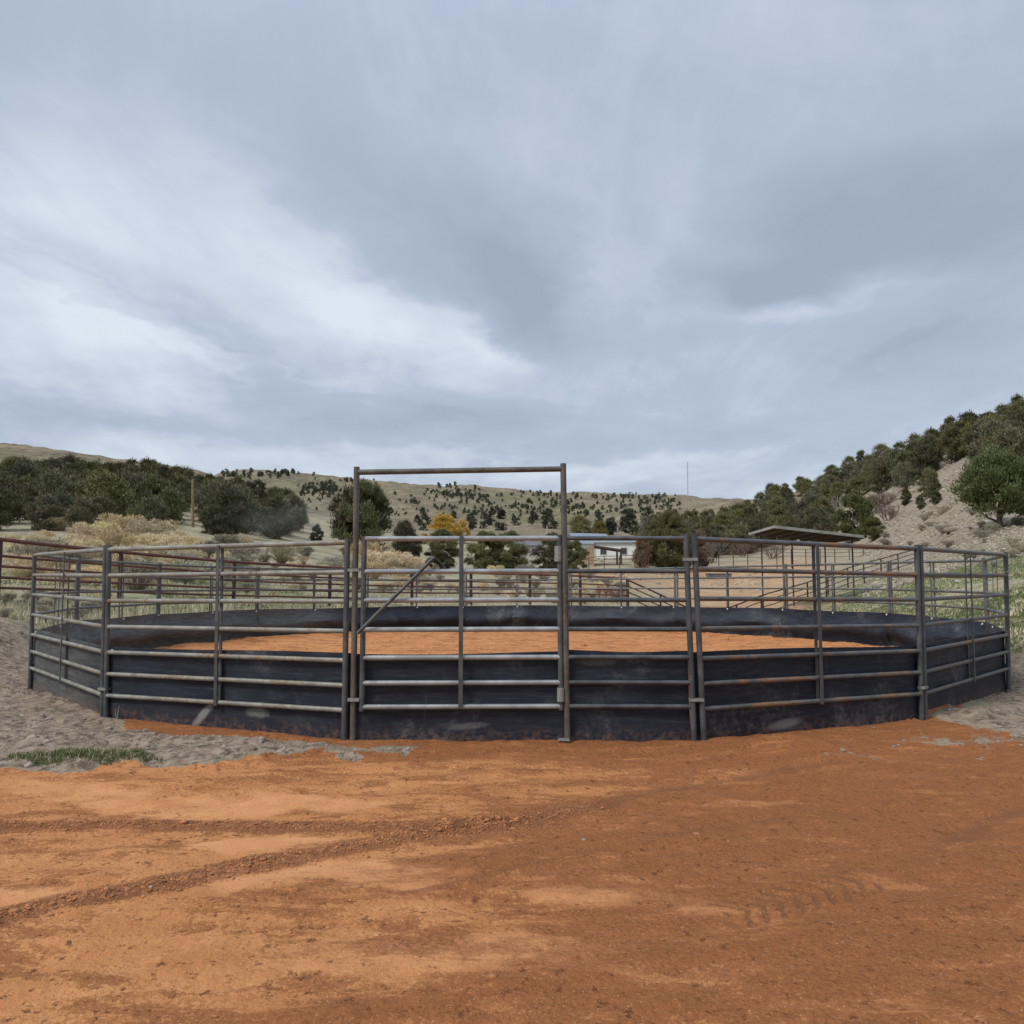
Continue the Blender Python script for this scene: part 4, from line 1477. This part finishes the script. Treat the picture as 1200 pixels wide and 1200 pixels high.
lone(768, 664, 608, HERO[2], 'tall juniper close to the end wall of the pale house', 1.1)
lone(752, 667, 632, PROTO[1], 'rust brown leafy tree in front of the pale house', .9, M['rust_leaf'], 'leafy_tree')
lone(818, 668, 628, PROTO[0], 'brown thin leaved tree at the edge of the bare corral', 1.0, M['brown_twig'], 'leafy_tree')
lone(521, 650, 606, PROTO[6], 'bright yellow autumn tree behind the gate', 1.1, M['yellow_leaf'], 'aspen_tree', 'tree', 165)
lone(541, 648, 612, PROTO[3], 'slim yellow autumn tree next to the bigger yellow one', .8, M['yellow_leaf'], 'aspen_tree', 'tree', 168)
lone(497, 652, 626, PROTO[7], 'low yellow bush peeping between two dark junipers', .9, M['yellow_leaf'], 'aspen_tree', 'tree', 150)
lone(680, 637, 606, PROTO[5], 'wide olive yellow willow beyond the gate post', .95, M['olive_leaf'], 'willow_tree', 'tree', 230)
lone(703, 634, 612, PROTO[2], 'smaller olive willow above the roof of the pale house', .9, M['olive_leaf'], 'willow_tree', 'tree', 240)
lone(657, 653, 629, PROTO[4], 'dark red shrub beside the second pale house', .9, M['red_leaf'], 'red_shrub', 'shrub', 135)


# bare trees : branching twigs
def bare_mesh(name, seed, h, w, mat, stems=5, fan=.9):
    rs = random.Random(seed)
    m = MB()

    def grow(p, d, L, r, lev):
        q = p + d * L
        m.tube(p, q, r, 4, r * .6, cap=False)
        if lev == 0:
            return
        for _ in range(3):
            nd = (d + Vector((rs.uniform(-fan, fan), rs.uniform(-fan, fan), rs.uniform(-.1, .6)))).normalized()
            grow(p + d * L * rs.uniform(.5, 1), nd, L * rs.uniform(.6, .8), r * .6, lev - 1)
    for i in range(stems):
        a = i * 6.28 / stems
        d = Vector((math.cos(a) * w / h * .6, math.sin(a) * w / h * .6, 1)).normalized()
        grow(Vector((math.cos(a) * .15, math.sin(a) * .15, -.2)), d, h * .34, .075, 4)
    me = bpy.data.meshes.new(name)
    me.from_pydata([tuple(v) for v in m.v], [], m.f)
    me.materials.append(mat)
    return me


BARE = [bare_mesh('bare_tree', 5, 4, 3, M['bare_twig'], 4, .6), bare_mesh('bare_tree', 6, 4, 4.5, M['brown_twig'], 7, .9), bare_mesh('bare_tree', 8, 4, 2, M['bare_twig'], 3, .4)]


def bare(px, ybot, ytop, k, label, wide=1.0, name='bare_tree', cat='tree', Y=None):
    b = hit(px, ybot)
    if Y:
        q = unproj(px, ybot, Y)
        b = Vector((q.x, Y, gz(q.x, Y)))
    placed.append((b.x, b.y))
    o = nobj(name, BARE[k], b)
    s_ = px_height(b, ybot - ytop) / 4.0
    o.scale = (s_ * wide, s_ * wide, s_)
    o.rotation_euler = (0, 0, random.uniform(0, 6))
    tag(o, label, cat)


bare(1025, 603, 567, 1, 'leafless brown thicket beside the stony slope', 1.1, 'bare_shrub', 'shrub')
bare(1040, 612, 580, 1, 'lower leafless thicket spreading over the edge of the stony slope', 1.1, 'bare_shrub', 'shrub')
bare(1010, 606, 570, 1, 'leafless brown thicket between the pale tree and the stony slope', 1.3, 'bare_shrub', 'shrub')
bare(1034, 596, 566, 1, 'upper leafless thicket under the ridge clump', 1.3, 'bare_shrub', 'shrub')
bare(978, 612, 572, 0, 'pale grey leafless tree above the shed roof', 1.2)
bare(960, 616, 588, 1, 'brownish leafless shrub beside the pale tree above the shed', 1.2, 'bare_shrub', 'shrub')
bare(767, 636, 592, 2, 'tall pale leafless cottonwood above the pale house', 1.0)
bare(760, 636, 600, 2, 'shorter pale leafless cottonwood close to the tall one', 1.2)
bare(797, 640, 596, 0, 'grey leafless tree rising behind the big corral juniper', .9)
bare(835, 660, 622, 0, 'grey leafless tree at the back of the corral', 1.1)
M['red_twig'] = foliage('dark red twigs', (0.16, 0.05, 0.045), (0.28, 0.10, 0.085), .05)
RTW = bare_mesh('red_twig_shrub', 15, 4, 4.5, M['red_twig'], 8, .8)
for (x_, l_) in ((706, 'dark red leafless shrub behind the red fence beside its corner post'), (722, 'second dark red leafless shrub touching the corner post of the red fence')):
    q = unproj(x_, 697, 43)
    o = nobj('red_twig_shrub', RTW, (q.x, 43, gz(q.x, 43)))
    o.scale = (.26, .26, .30)
    tag(o, l_, 'shrub')
bare(905, 655, 630, 1, 'low leafless brush behind the thin far fence', 1.3, 'bare_shrub', 'shrub')
bare(870, 652, 628, 1, 'leafless brush at the wooded edge of the corral', 1.3, 'bare_shrub', 'shrub')

# --- juniper stand on the left hillside
cnt = 0
SKL = [(-80, 552), (0, 557), (60, 556), (150, 562), (200, 566), (240, 568), (300, 582), (330, 598), (350, 612)]


def lerp_tab(tab, x):
    return float(np.interp(x, [a for a, b in tab], [b for a, b in tab]))


rs = random.Random(3)
cand = []
for row in range(8):
    t = row / 7
    x = -70.0
    while x < 350:
        ytop_ = lerp_tab(SKL, x)
        ybot_ = 622 + (6 if x > 200 else 0)
        y = ytop_ + (ybot_ - ytop_) * t
        cand.append((x + rs.uniform(-6, 6), y + rs.uniform(-4, 4), t))
        x += 15 + 8 * t
for (x, y, t) in cand:
    if abs(x - 226) < 17 and y > 612 or 105 < x < 152 and 574 < y < 596 or 296 < x < 322 and 592 < y < 606 or (abs(x - 226) < 9 and 590 < y < 612):
        continue
    b = hit(x, y)
    if b is None or b.y > 260 or b.y < 55 or not spaced(b, 2.0):
        continue
    hgt = rs.uniform(3.4, 5.2) if b.y > 80 else rs.uniform(2.6, 3.6)
    if b.y < 80:
        hgt = min(hgt, px_height(b, 40))
    if t < .08:
        hgt = min(hgt, px_height(b, 15 + rs.uniform(-3, 6)))
    lab = 'dark juniper on the skyline of the bushy hillside behind the tan brush' if t < .1 else ('dark juniper in the lowest row of the bushy hillside, behind the tan brush' if t > .8 else 'dark juniper in the dense stand on the bushy hillside')
    grp = 'junipers on the skyline of the bushy hillside' if t < .1 else ('lowest row of junipers on the bushy hillside' if t > .8 else 'junipers in the dense stand on the bushy hillside')
    tree(b - Vector((0, 0, .15)), hgt, PROTO[rs.randrange(8)], lab, grp, rs.uniform(1.05, 1.4))
    cnt += 1
# --- juniper stand on the right hillside
TOPR = [(790, 600), (850, 590), (900, 578), (950, 562), (1000, 547), (1050, 532), (1100, 517), (1150, 507), (1200, 487), (1290, 455)]
LOWR = [(790, 655), (860, 652), (900, 640), (960, 634), (990, 612), (1010, 580), (1050, 574), (1085, 566), (1100, 548), (1130, 545), (1200, 550), (1290, 540)]
for row in range(8):
    t = row / 7
    x = 775.0
    while x < 1270:
        a_, b_ = lerp_tab(TOPR, x), lerp_tab(LOWR, x)
        nrow = (b_ - a_)
        y = a_ + nrow * t + rs.uniform(-3, 3)
        xx = x + rs.uniform(-6, 6)
        x += 15 + 6 * rs.random() + (8 if nrow < 40 else 0)
        if (838 < xx < 850 and 592 < y < 600) or (845 < xx < 862 and 603 < y < 612) or (928 < xx < 942 and 596 < y < 606) or (1098 < xx < 1118 and 532 < y):
            continue
        b = hit(xx, y)
        if b is None or b.y > 420 or b.y < 50 or not spaced(b, 2.6):
            continue
        hgt = rs.uniform(3.8, 5.6)
        if t < .1:
            hgt = min(hgt, px_height(b, 20 + rs.uniform(-5, 6)))
        if xx > 1150 and t < .3:
            hgt = min(hgt, px_height(b, 26))
        lab = 'dark juniper along the ridge line above the stony slope and corral' if t < .1 else ('dark juniper at the lower edge of the wooded slope beyond the corral' if t > .85 else 'dark juniper inside the wooded slope beyond the corral')
        grp = 'junipers along the ridge line of the wooded slope' if t < .1 else ('junipers at the lower edge of the wooded slope' if t > .85 else 'junipers inside the wooded slope')
        tree(b, hgt, PROTO[rs.randrange(8)], lab, grp, rs.uniform(1.0, 1.4))
        cnt += 1


for i in range(34):
    x = rs.uniform(752, 870)
    b = hit(x, rs.uniform(622, 655) if x > 800 else rs.uniform(628, 652))
    if b is None or b.y > 300 or not spaced(b, 2.4):
        continue
    tree(b, px_height(b, rs.uniform(20, 31)), PROTO[rs.randrange(8)], 'dark juniper at the low tip of the wooded slope beside the houses', 'junipers at the low tip of the wooded slope', rs.uniform(1.0, 1.3))

# --- far junipers scattered on the tan ridges
far_dots = []


def far_tree(x, y, size_px, lab, grp):
    b = hit(x, y)
    if b is None or b.y < 120:
        return
    s_ = min(px_height(b, size_px) / 4.0, 1.7)
    if lab is None:
        far_dots.append((b, s_, rs.randrange(5), rs.uniform(0, 6)))
        return
    o = nobj('juniper_tree', FARP[rs.randrange(5)], b - Vector((0, 0, .2)))
    o.scale = (s_ * 1.1, s_ * 1.1, s_)
    o.rotation_euler = (0, 0, rs.uniform(0, 6))
    tag(o, lab, 'tree', grp)


def cluster(xa, ya, xb, yb, n, sz, k=4, spread=7):
    i = 0
    while i < n:
        cx, cy = rs.uniform(xa, xb), rs.uniform(ya, yb)
        for _ in range(rs.randrange(1, k + 1)):
            far_tree(cx + rs.gauss(0, spread), cy + rs.gauss(0, spread * .3), sz * rs.uniform(.6, 1.2), None, None)
            i += 1


for (xa, ya, xb, yb, n, sz) in [(252, 556, 345, 558, 50, 4.5), (352, 569, 392, 584, 60, 4.5), (345, 562, 420, 572, 30, 4), (430, 572, 520, 602, 26, 3.6), (505, 570, 560, 586, 60, 4.2),
                                (560, 578, 655, 604, 90, 4), (655, 582, 800, 604, 150, 4.2), (700, 580, 800, 584, 20, 3), (300, 575, 420, 600, 40, 4), (480, 586, 660, 606, 60, 4)]:
    cluster(xa, ya, xb, yb, n, sz)
_p = [(np.array([v.co[:] for v in m_.vertices]), np.array([p_.vertices[:] for p_ in m_.polygons])) for m_ in FARP]
_V, _F, _o = [], [], 0
for (b, s_, k, rz_) in far_dots:
    v, f = _p[k]
    c_, n_ = math.cos(rz_), math.sin(rz_)
    w_ = np.stack([v[:, 0] * c_ - v[:, 1] * n_, v[:, 0] * n_ + v[:, 1] * c_, v[:, 2]], 1) * s_ + np.array([b.x, b.y, b.z - .2])
    _V.append(w_)
    _F.append(f + _o)
    _o += len(v)
tag(nobj('juniper_scrub', npmesh('juniper_scrub', np.concatenate(_V), np.concatenate(_F), M['juniper_far'])), kind='stuff')
for (xa, ya, xb, yb, n, sz, lab, grp) in [
    (530, 604, 650, 622, 30, 9, 'dark juniper in the broken row along the foot of the far slope', 'junipers along the foot of the far slope'),
    (700, 606, 770, 628, 16, 13, 'dark juniper behind the roofs of the pale houses', 'junipers behind the pale houses'),
    (270, 598, 360, 620, 10, 11, 'juniper at the thin edge of the bushy hillside', 'junipers at the thin edge of the hillside'),
    (455, 602, 530, 622, 9, 8, 'juniper low on the slope behind the yellow tree', 'junipers behind the yellow tree')]:
    for i in range(n):
        far_tree(rs.uniform(xa, xb), rs.uniform(ya, yb), sz * rs.uniform(.7, 1.25), lab, grp)


# --- rabbitbrush and sage
def bush_mesh(name, seed, h, w, n_st, mat, length=.16, width=.016, per=5):
    rg = np.random.default_rng(seed)
    nl = 9
    P, D = [], []
    cs = []
    for i in range(nl):
        a = rg.uniform(0, 6.28)
        q = w / 2 * math.sqrt(rg.uniform(0, .7))
        cs.append((math.cos(a) * q, math.sin(a) * q, h * rg.uniform(.45, .78), w * rg.uniform(.16, .27)))
    for (cx, cy, cz, cr_) in cs:
        d = rg.normal(0, 1, (n_st // nl, 3))
        d /= np.linalg.norm(d, axis=1, keepdims=True)
        d[:, 2] = np.abs(d[:, 2])
        p = np.array([cx, cy, cz]) + d * cr_
        P.append(p)
        D.append(d + np.array([0, 0, .6]))
    P = np.concatenate(P)
    D = np.concatenate(D)
    v, f = leaf_tris(P, D, length, width, .4, per, rg)
    # stems from the root up to the heads
    k = rg.choice(len(P), min(len(P), 220), replace=False)
    e = P[k]
    b = e * np.array([.15, .15, 0])
    s = rg.normal(0, 1, e.shape) * .012
    v2 = np.stack([b - s, b + s, e], 1).reshape(-1, 3)
    f2 = np.arange(len(v2)).reshape(-1, 3) + len(v)
    return npmesh(name, np.concatenate([v, v2]), np.concatenate([f, f2]), mat)


RB = [bush_mesh('rabbitbrush', 300 + i, 1.3, [1.9, 2.3, 1.7, 2.6][i], 430, M['rabbitbrush'], .15, .022, 5) for i in range(4)]
SG = [bush_mesh('sagebrush', 320 + i, .8, [1.3, 1.6, 1.1][i], 320, M['sage'], .12, .018, 5) for i in range(3)]


def bush(x, y, hpx, kind, lab, grp=None, maxh=2.2):
    b = hit(x, y)
    if b is None:
        return
    protos = RB if kind == 'rabbitbrush' else SG
    ph = 1.3 if kind == 'rabbitbrush' else .8
    o = nobj(kind, protos[rs.randrange(len(protos))], b)
    s_ = min(px_height(b, hpx), maxh) / ph
    o.scale = (s_ * rs.uniform(.95, 1.3), s_ * rs.uniform(.95, 1.3), s_)
    o.rotation_euler = (0, 0, rs.uniform(0, 6))
    tag(o, lab, 'bush', grp)


bush(46, 620, 10, 'rabbitbrush', 'small round rabbitbrush on the crest against the dark junipers')
bush(73, 622, 13, 'rabbitbrush', 'rounded rabbitbrush with brown heart on the crest against the dark junipers')
for i, (x, y, hp) in enumerate([(95, 640, 24), (112, 637, 23), (128, 634, 23), (146, 636, 27), (165, 637, 25), (183, 636, 23), (104, 652, 22), (133, 651, 24), (160, 652, 24), (190, 650, 22),
                                (205, 641, 17), (222, 646, 17), (240, 650, 15), (210, 656, 18), (178, 660, 20), (150, 663, 20), (228, 660, 14), (256, 655, 14)]):
    bush(x, y, hp, 'rabbitbrush', 'tan rabbitbrush in the thick clump on top of the bank', 'rabbitbrush clump on the bank')
for i in range(34):
    x = rs.uniform(20, 300)
    bush(x, rs.uniform(652, 690) - max(0, x - 220) * .1, rs.uniform(13, 22), 'rabbitbrush' if rs.random() < .75 else 'sagebrush', 'straw coloured brush between the tall tan clump and the red fence', 'brush above the red fence')
for i in range(16):
    bush(rs.uniform(0, 90), rs.uniform(634, 652), rs.uniform(8, 14), 'rabbitbrush', 'low tan rabbitbrush on the grassy end of the bank', 'low rabbitbrush on the grassy bank')
bush(30, 680, 18, 'rabbitbrush', 'pale rabbitbrush just behind the end of the red fence')
for i, (x, y, hp) in enumerate([(437, 666, 26), (448, 672, 24), (462, 674, 24), (478, 676, 20), (492, 678, 16), (440, 680, 18), (470, 684, 16)]):
    bush(x, y, hp, 'rabbitbrush', 'tan rabbitbrush in the clump seen over the latch end of the gate', 'rabbitbrush clump behind the latch')
for i in range(44):
    bush(rs.uniform(250, 430), rs.uniform(646, 700), rs.uniform(5, 11), 'rabbitbrush' if rs.random() < .5 else 'sagebrush', 'low brush tuft on the dry grass above the red fence', 'brush tufts on the dry grass')
for i in range(70):
    bush(rs.uniform(430, 740), rs.uniform(674, 708), rs.uniform(5, 11), 'sagebrush' if rs.random() < .6 else 'rabbitbrush', 'pale brush tuft on the flat between red fence and gate view', 'brush tufts on the flat')
for (x, y, hp, l_) in [(330, 660, 17, 'brown sagebrush on the dry grass near the pale boulder'), (284, 663, 20, 'wide brown sagebrush below the tan clump'), (394, 668, 12, 'grey sagebrush close to the latch post'), (160, 694, 26, 'grey brown sagebrush directly behind the red fence')]:
    bush(x, y, hp, 'sagebrush', l_)
for i in range(34):
    x = rs.uniform(1035, 1200)
    bush(x, rs.uniform(600, 665), rs.uniform(4, 9), 'sagebrush', 'low grey sagebrush on the stony slope', 'sagebrush on the stony slope', .9)
for i in range(14):
    bush(rs.uniform(0, 130), rs.uniform(700, 732), rs.uniform(6, 12), 'sagebrush', 'small dry weed in the green grass beside the pen', 'weeds in the green grass', .6)


# --- grass : nobody could count it
def grass(name, pts, hgt, wid, mat, per, seed, spread=.35):
    rg = np.random.default_rng(seed)
    P = np.array(pts)
    D = np.tile(np.array([0, 0, 1.0]), (len(P), 1))
    n = per
    P = np.repeat(P, n, 0)
    d = np.repeat(D, n, 0) + rg.normal(0, spread, (len(P), 3))
    d[:, 2] = np.abs(d[:, 2]) + .2
    d /= np.linalg.norm(d, axis=1, keepdims=True)
    s = np.cross(d, rg.normal(0, 1, P.shape))
    s /= np.linalg.norm(s, axis=1, keepdims=True)
    L = (hgt * rg.uniform(.5, 1.3, len(P)))[:, None]
    w = (wid * rg.uniform(.6, 1.3, len(P)))[:, None]
    base = P + rg.normal(0, hgt * .3, P.shape) * np.array([1, 1, 0])
    v = np.stack([base - s * w, base + s * w, base + d * L], 1).reshape(-1, 3)
    me = npmesh(name, v, np.arange(len(v)).reshape(-1, 3), mat)
    return tag(nobj(name, me), kind='stuff')


def scatter(n, xr, yr, test, seed):
    rg = np.random.default_rng(seed)
    # uniform in bearing and log depth, kept inside a patch
    px = rg.uniform(xr[0], xr[1], n)
    Y = np.exp(rg.uniform(math.log(yr[0]), math.log(yr[1]), n))
    X = (px - 600) / F * Y
    ok = test(px, X, Y, rg)
    X, Y = X[ok], Y[ok]
    z = ground(X, Y) - .01
    return np.stack([X, Y, z], 1)


rcd = lambda X, Y: np.hypot(X - RC[0], Y - RC[1])
nz = lambda X, Y, s_, sd: fbm(X * s_, Y * s_, 4, sd)
g1 = scatter(26000, (-60, 760), (13, 60), lambda p, X, Y, g: (rcd(X, Y) > 9.0) & (nz(X, Y, .35, 401) > -.12) & ~((p < 260) & (Y < 14.2 + 1.2 * nz(X, Y, .5, 5))), 1)
grass('dry_grass', g1, .19, .013, M['dry_blade'], 4, 2)
g2 = scatter(26000, (-60, 480), (13.5, 50), lambda p, X, Y, g: (rcd(X, Y) > 9.0) & (nz(X, Y, .3, 91) > -.15), 3)
g3 = scatter(22000, (940, 1300), (13.5, 60), lambda p, X, Y, g: (rcd(X, Y) > 8.9) & (nz(X, Y, .3, 95) > -.28), 4)
grass('green_grass', np.concatenate([g2, g3]), .065, .012, M['green_blade'], 4, 5)
g4 = scatter(9000, (930, 1300), (14, 90), lambda p, X, Y, g: (rcd(X, Y) > 9.0) & (nz(X, Y, .4, 99) > .02), 6)
grass('dry_grass', g4, .11, .013, M['dry_blade'], 4, 7)
# the small green strip at the edge of the orange soil
rg = np.random.default_rng(9)
pts = []
while len(pts) < 900:
    x, y = rg.uniform(12, 190), rg.uniform(884, 900)
    q = (y - 892 + 2 * math.sin(x * .09)) / (6.5 - 3.0 * abs((x - 70) / 120) ** 1.2)
    if abs(q) > rg.uniform(.3, 1.15) or vnoise(np.array([x * .12]), np.array([y * .3]), 4)[0] < -.22:
        continue
    p = gpt(x, y)
    pts.append((p.x, p.y, gz(p.x, p.y) - .005))
grass('grass_strip', pts, .042, .0026, M['green_blade'], 6, 10, .7)
grass('grass_strip', pts[::3], .05, .0022, M['dry_blade'], 3, 12, .8)
for i, x in enumerate((136,)):
    p = gpt(x, 858)
    z0 = gz(p.x, p.y)
    t = empty('dry_stalk', (p.x, p.y, z0), 'thin dry weed stalk beside the foot of the pen corner', 'weed')
    MB().path([(p.x, p.y, z0 - .02), (p.x + .004, p.y, z0 + .12), (p.x + .02, p.y, z0 + .24)], [.003, .0025, .001], 5).build('stem', M['dry_blade'], t)
    MB().path([(p.x + .003, p.y, z0 + .10), (p.x - .02, p.y, z0 + .19)], [.002, .001], 5).build('branch', M['dry_blade'], t)


# --- stones
def rock_mesh(name, seed, mat, n=9):
    import bmesh
    bm = bmesh.new()
    bmesh.ops.create_icosphere(bm, subdivisions=2, radius=1)
    r_ = random.Random(seed)
    pl = [(Vector((r_.gauss(0, 1), r_.gauss(0, 1), r_.gauss(0, 1))).normalized(), r_.uniform(.55, .9)) for _ in range(n)]
    for v in bm.verts:
        for nrm, d_ in pl:
            k = v.co.dot(nrm)
            if k > d_:
                v.co -= nrm * (k - d_)
        v.co.z *= .7
    me = bpy.data.meshes.new(name)
    bm.to_mesh(me)
    bm.free()
    me.materials.append(mat)
    return me


RK = [rock_mesh('stone', 500 + i, M['stone']) for i in range(5)]
RKG = [rock_mesh('stone', 520 + i, M['stone_grey']) for i in range(3)]


def rock(x, y, wpx, label, grp=None, pale=True, flat=False, name='stone'):
    p = gpt(x, y) if y > 790 else hit(x, y)
    if p is None:
        return
    z0 = gz(p.x, p.y)
    s_ = wpx * p.y / F / 2
    o = nobj(name, (RK if pale else RKG)[rs.randrange(3)], (p.x, p.y, z0 + s_ * .25))
    o.scale = (s_ * rs.uniform(.9, 1.2), s_ * rs.uniform(.7, 1.0), s_ * rs.uniform(.6, 1.0))
    o.rotation_euler = (0, 0, rs.uniform(0, 6))
    tag(o, label, 'stone', grp)


for (x, y, w_, l_, pl_) in [(988, 884, 9, 'lone pale grey stone on the orange soil below the sand heap', True), (129, 853, 10, 'pale stone at the foot of the slanted pen panel corner', True),
                            (50, 841, 8, 'pale flat stone on the grey soil beside the slanted panel', True), (58, 843, 7, 'small pale stone touching the flat one by the slanted panel', True),
                            (88, 848, 8, 'whitish stone on the grey soil near the pen corner', True), (170, 861, 8, 'grey stone on spilled orange sand below the wide panel', False),
                            (122, 897, 9, 'flat pale stone lying on the green grass strip', True), (684, 987, 6, 'pebble alone on smooth orange soil', True),
                            (24, 744, 9, 'stone on top of the grey soil bank by the pen end', True), (1122, 808, 8, 'pale stone on the gravel outside the slanted dark panel', True),
                            (176, 1046, 5, 'pebble on the dark crumbly rut', True), (470, 717, 8, 'whitish boulder on the flat behind the pen', True),
                            (1122, 683, 11, 'pale boulder in the green grass beside the pen', True), (1118, 705, 8, 'whitish flat boulder in the green grass near the far panel', True),
                            (1086, 694, 8, 'small pale boulder in the grass behind the double post', True), (1173, 737, 8, 'white stone beside the edge-on pen panel', True),
                            (320, 661, 10, 'whitish boulder on the dry grass between brown sagebrushes', True), (235, 705, 9, 'tan boulder in the green grass behind the far skirt', True),
                            (118, 592, 9, 'pale outcrop boulder showing between the hillside junipers', True), (128, 588, 8, 'second pale boulder of the hillside outcrop', True),
                            (1150, 655, 8, 'greyish boulder on the slope below the lone bushy juniper', False), (1103, 534, 12, 'tan outcrop boulder at the top of the bare slope', True)]:
    rock(x, y, w_, l_, None, pl_)
for i in range(34):
    rock(rs.uniform(0, 400), rs.uniform(800, 893), rs.uniform(2.5, 5), 'small stone scattered on the grey soil outside the pen', 'small stones on the grey soil', rs.random() < .6)
for i in range(22):
    rock(rs.uniform(1000, 1200), rs.uniform(815, 880), rs.uniform(2.5, 5), 'small stone scattered on the gravelly corner of the yard', 'small stones on the gravelly corner', rs.random() < .5)

# rubble on the hillside and clods in the yard : uncountable
ico = RK[0]
iv = np.array([v.co[:] for v in rock_mesh('tmp', 600, M['stone'], 7).vertices])
import bmesh as _bm
_b = _bm.new()
_bm.ops.create_icosphere(_b, subdivisions=1, radius=1)
iv1 = np.array([v.co[:] for v in _b.verts])
if1 = np.array([[v.index for v in f.verts] for f in _b.faces])
_b.free()


def lumps(name, P, size, mat, seed, flat=.6):
    rg = np.random.default_rng(seed)
    n = len(P)
    s = size * np.exp(rg.normal(0, .48, n))
    if hasattr(size, '__len__'):
        s = size * np.exp(rg.normal(0, .35, n))
    V = iv1[None] * (1 + rg.uniform(-.3, .25, (n, len(iv1), 1)))
    sc = np.stack([rg.uniform(.7, 1.3, n), rg.uniform(.7, 1.3, n), rg.uniform(.4, .9, n) * flat / .6], 1) * s[:, None]
    V = V * sc[:, None, :] + P[:, None, :] + np.array([0, 0, 1.0]) * (s * .15)[:, None, None]
    Fc = (if1[None] + (np.arange(n) * len(iv1))[:, None, None]).reshape(-1, 3)
    me = npmesh(name, V.reshape(-1, 3), Fc, mat)
    return tag(nobj(name, me), kind='stuff')


M['clod'] = simple('orange clods', (0.24, 0.10, 0.04), (0.48, 0.20, 0.078), 14, 0.95, 0, .4, 60)
M['rubble'] = foliage('hillside rubble', (0.20, 0.165, 0.125), (0.46, 0.40, 0.33), .0)
P1 = scatter(7000, (1010, 1330), (38, 150), lambda p, X, Y, g: (nz(X, Y, .12, 7) > -.25), 21)
P1b = scatter(900, (80, 330), (80, 200), lambda p, X, Y, g: (nz(X, Y, .08, 8) > .1), 22)
P1c = scatter(1500, (560, 900), (70, 130), lambda p, X, Y, g: (nz(X, Y, .08, 9) > .1), 23)
Pr = np.concatenate([P1, P1b, P1c])
lumps('hillside_rubble', Pr, np.clip(.0019 * Pr[:, 1], .08, .28), M['rubble'], 31)
P2 = scatter(1700, (930, 1330), (13, 60), lambda p, X, Y, g: (rcd(X, Y) > 9), 24)
P2b = scatter(1500, (-60, 740), (14, 60), lambda p, X, Y, g: (rcd(X, Y) > 9), 25)
P2 = np.concatenate([P2, P2b])
lumps('field_stones', P2, np.clip(.0010 * P2[:, 1], .015, .08), M['rubble'], 32)
# clods: along ruts, along the skirt foot, scattered
rg = np.random.default_rng(77)
cl = []
for pts_, n_, wd_ in ((RUT1, 5200, .055), (RUT2, 6500, .06)):
    for _ in range(n_):
        k = rg.integers(0, len(pts_) - 1)
        t = rg.uniform()
        cl.append((pts_[k][0] + (pts_[k + 1][0] - pts_[k][0]) * t + rg.normal(0, wd_), pts_[k][1] + (pts_[k + 1][1] - pts_[k][1]) * t + rg.normal(0, wd_)))
for _ in range(2600):
    a = rg.uniform(math.radians(-140), math.radians(-40))
    q = 7.98 + abs(rg.normal(0, .18))
    cl.append((RC[0] + math.cos(a) * q, RC[1] + math.sin(a) * q))
cl = np.array(cl)
sc_ = scatter(26000, (-60, 1260), (2.5, 7.4), lambda p, X, Y, g: (rcd(X, Y) > 8) & (g.uniform(size=len(X)) < .25 + .75 * (nz(X, Y, 1.1, 3) > .0)), 41)
for (hx, hy, n_) in ((602, 964, 60), (520, 975, 60)):
    p = gpt(hx, hy)
    cl = np.concatenate([cl, np.stack([p.x + rg.normal(0, .10, n_), p.y + rg.normal(0, .04, n_)], 1)])
cz = ground(cl[:, 0], cl[:, 1])
_o, _g, _i, *_r = soils(cl[:, 0], cl[:, 1])
C3 = np.concatenate([np.stack([cl[:, 0], cl[:, 1], cz], 1)[_g < .5], sc_[soils(sc_[:, 0], sc_[:, 1])[1] < .5]])
lumps('soil_clods', C3, .0036, M['clod'], 51)
sg = scatter(5000, (-80, 1300), (6, 14), lambda p, X, Y, g: (rcd(X, Y) > 8) & (soils(X, Y)[1] > .5), 42)
M['grey_clod'] = simple('grey clods', (0.17, 0.135, 0.10), (0.36, 0.31, 0.25), 14, 0.95, 0, .4, 60)
lumps('gravel', sg, .013, M['grey_clod'], 52)
ins = scatter(5200, (100, 1100), (8, 22), lambda p, X, Y, g: (rcd(X, Y) < 7.5) & (nz(X, Y, 1.3, 13) > .05), 43)
lumps('arena_clods', ins, .014, M['clod'], 53, .45)
print('junipers', cnt)

# faint dust hanging over the foot of the bushy hillside
m, t, b = material('hanging dust')
t.n.remove(b)
pv = t.new('ShaderNodeVolumePrincipled')
pv.inputs['Color'].default_value = (0.78, 0.76, 0.72, 1)
oc = t.new('ShaderNodeTexCoord').outputs['Object']
ln = t.new('ShaderNodeVectorMath', operation='LENGTH')
t.put(ln.inputs[0], t.mapping(oc, scale=(1 / 6.5, 1 / 5.0, 1 / 2.1)))
t.put(pv.inputs['Density'], t.math('MULTIPLY', t.ramp(ln.outputs['Value'], 1.0, 0.0, 0, 0.05), t.ramp(t.noise(oc, .45, 3, .6, .5), 0.35, 0.7)))
t.l.new(pv.outputs[0], t.n['Material Output'].inputs['Volume'])
_b = _bm.new()
_bm.ops.create_icosphere(_b, subdivisions=3, radius=1)
q = unproj(330, 610, 64)
for v in _b.verts:
    c = v.co
    k = 1 + .25 * math.sin(2.3 * c.x + 1.7 * c.z) + .15 * math.sin(5 * c.z + 3 * c.y)
    v.co = Vector((c.x * 6.5, c.y * 5.0, c.z * 2.1))
me = bpy.data.meshes.new('dust_haze')
_b.to_mesh(me)
_b.free()
me.materials.append(m)
tag(nobj('dust_haze', me, q), kind='stuff')
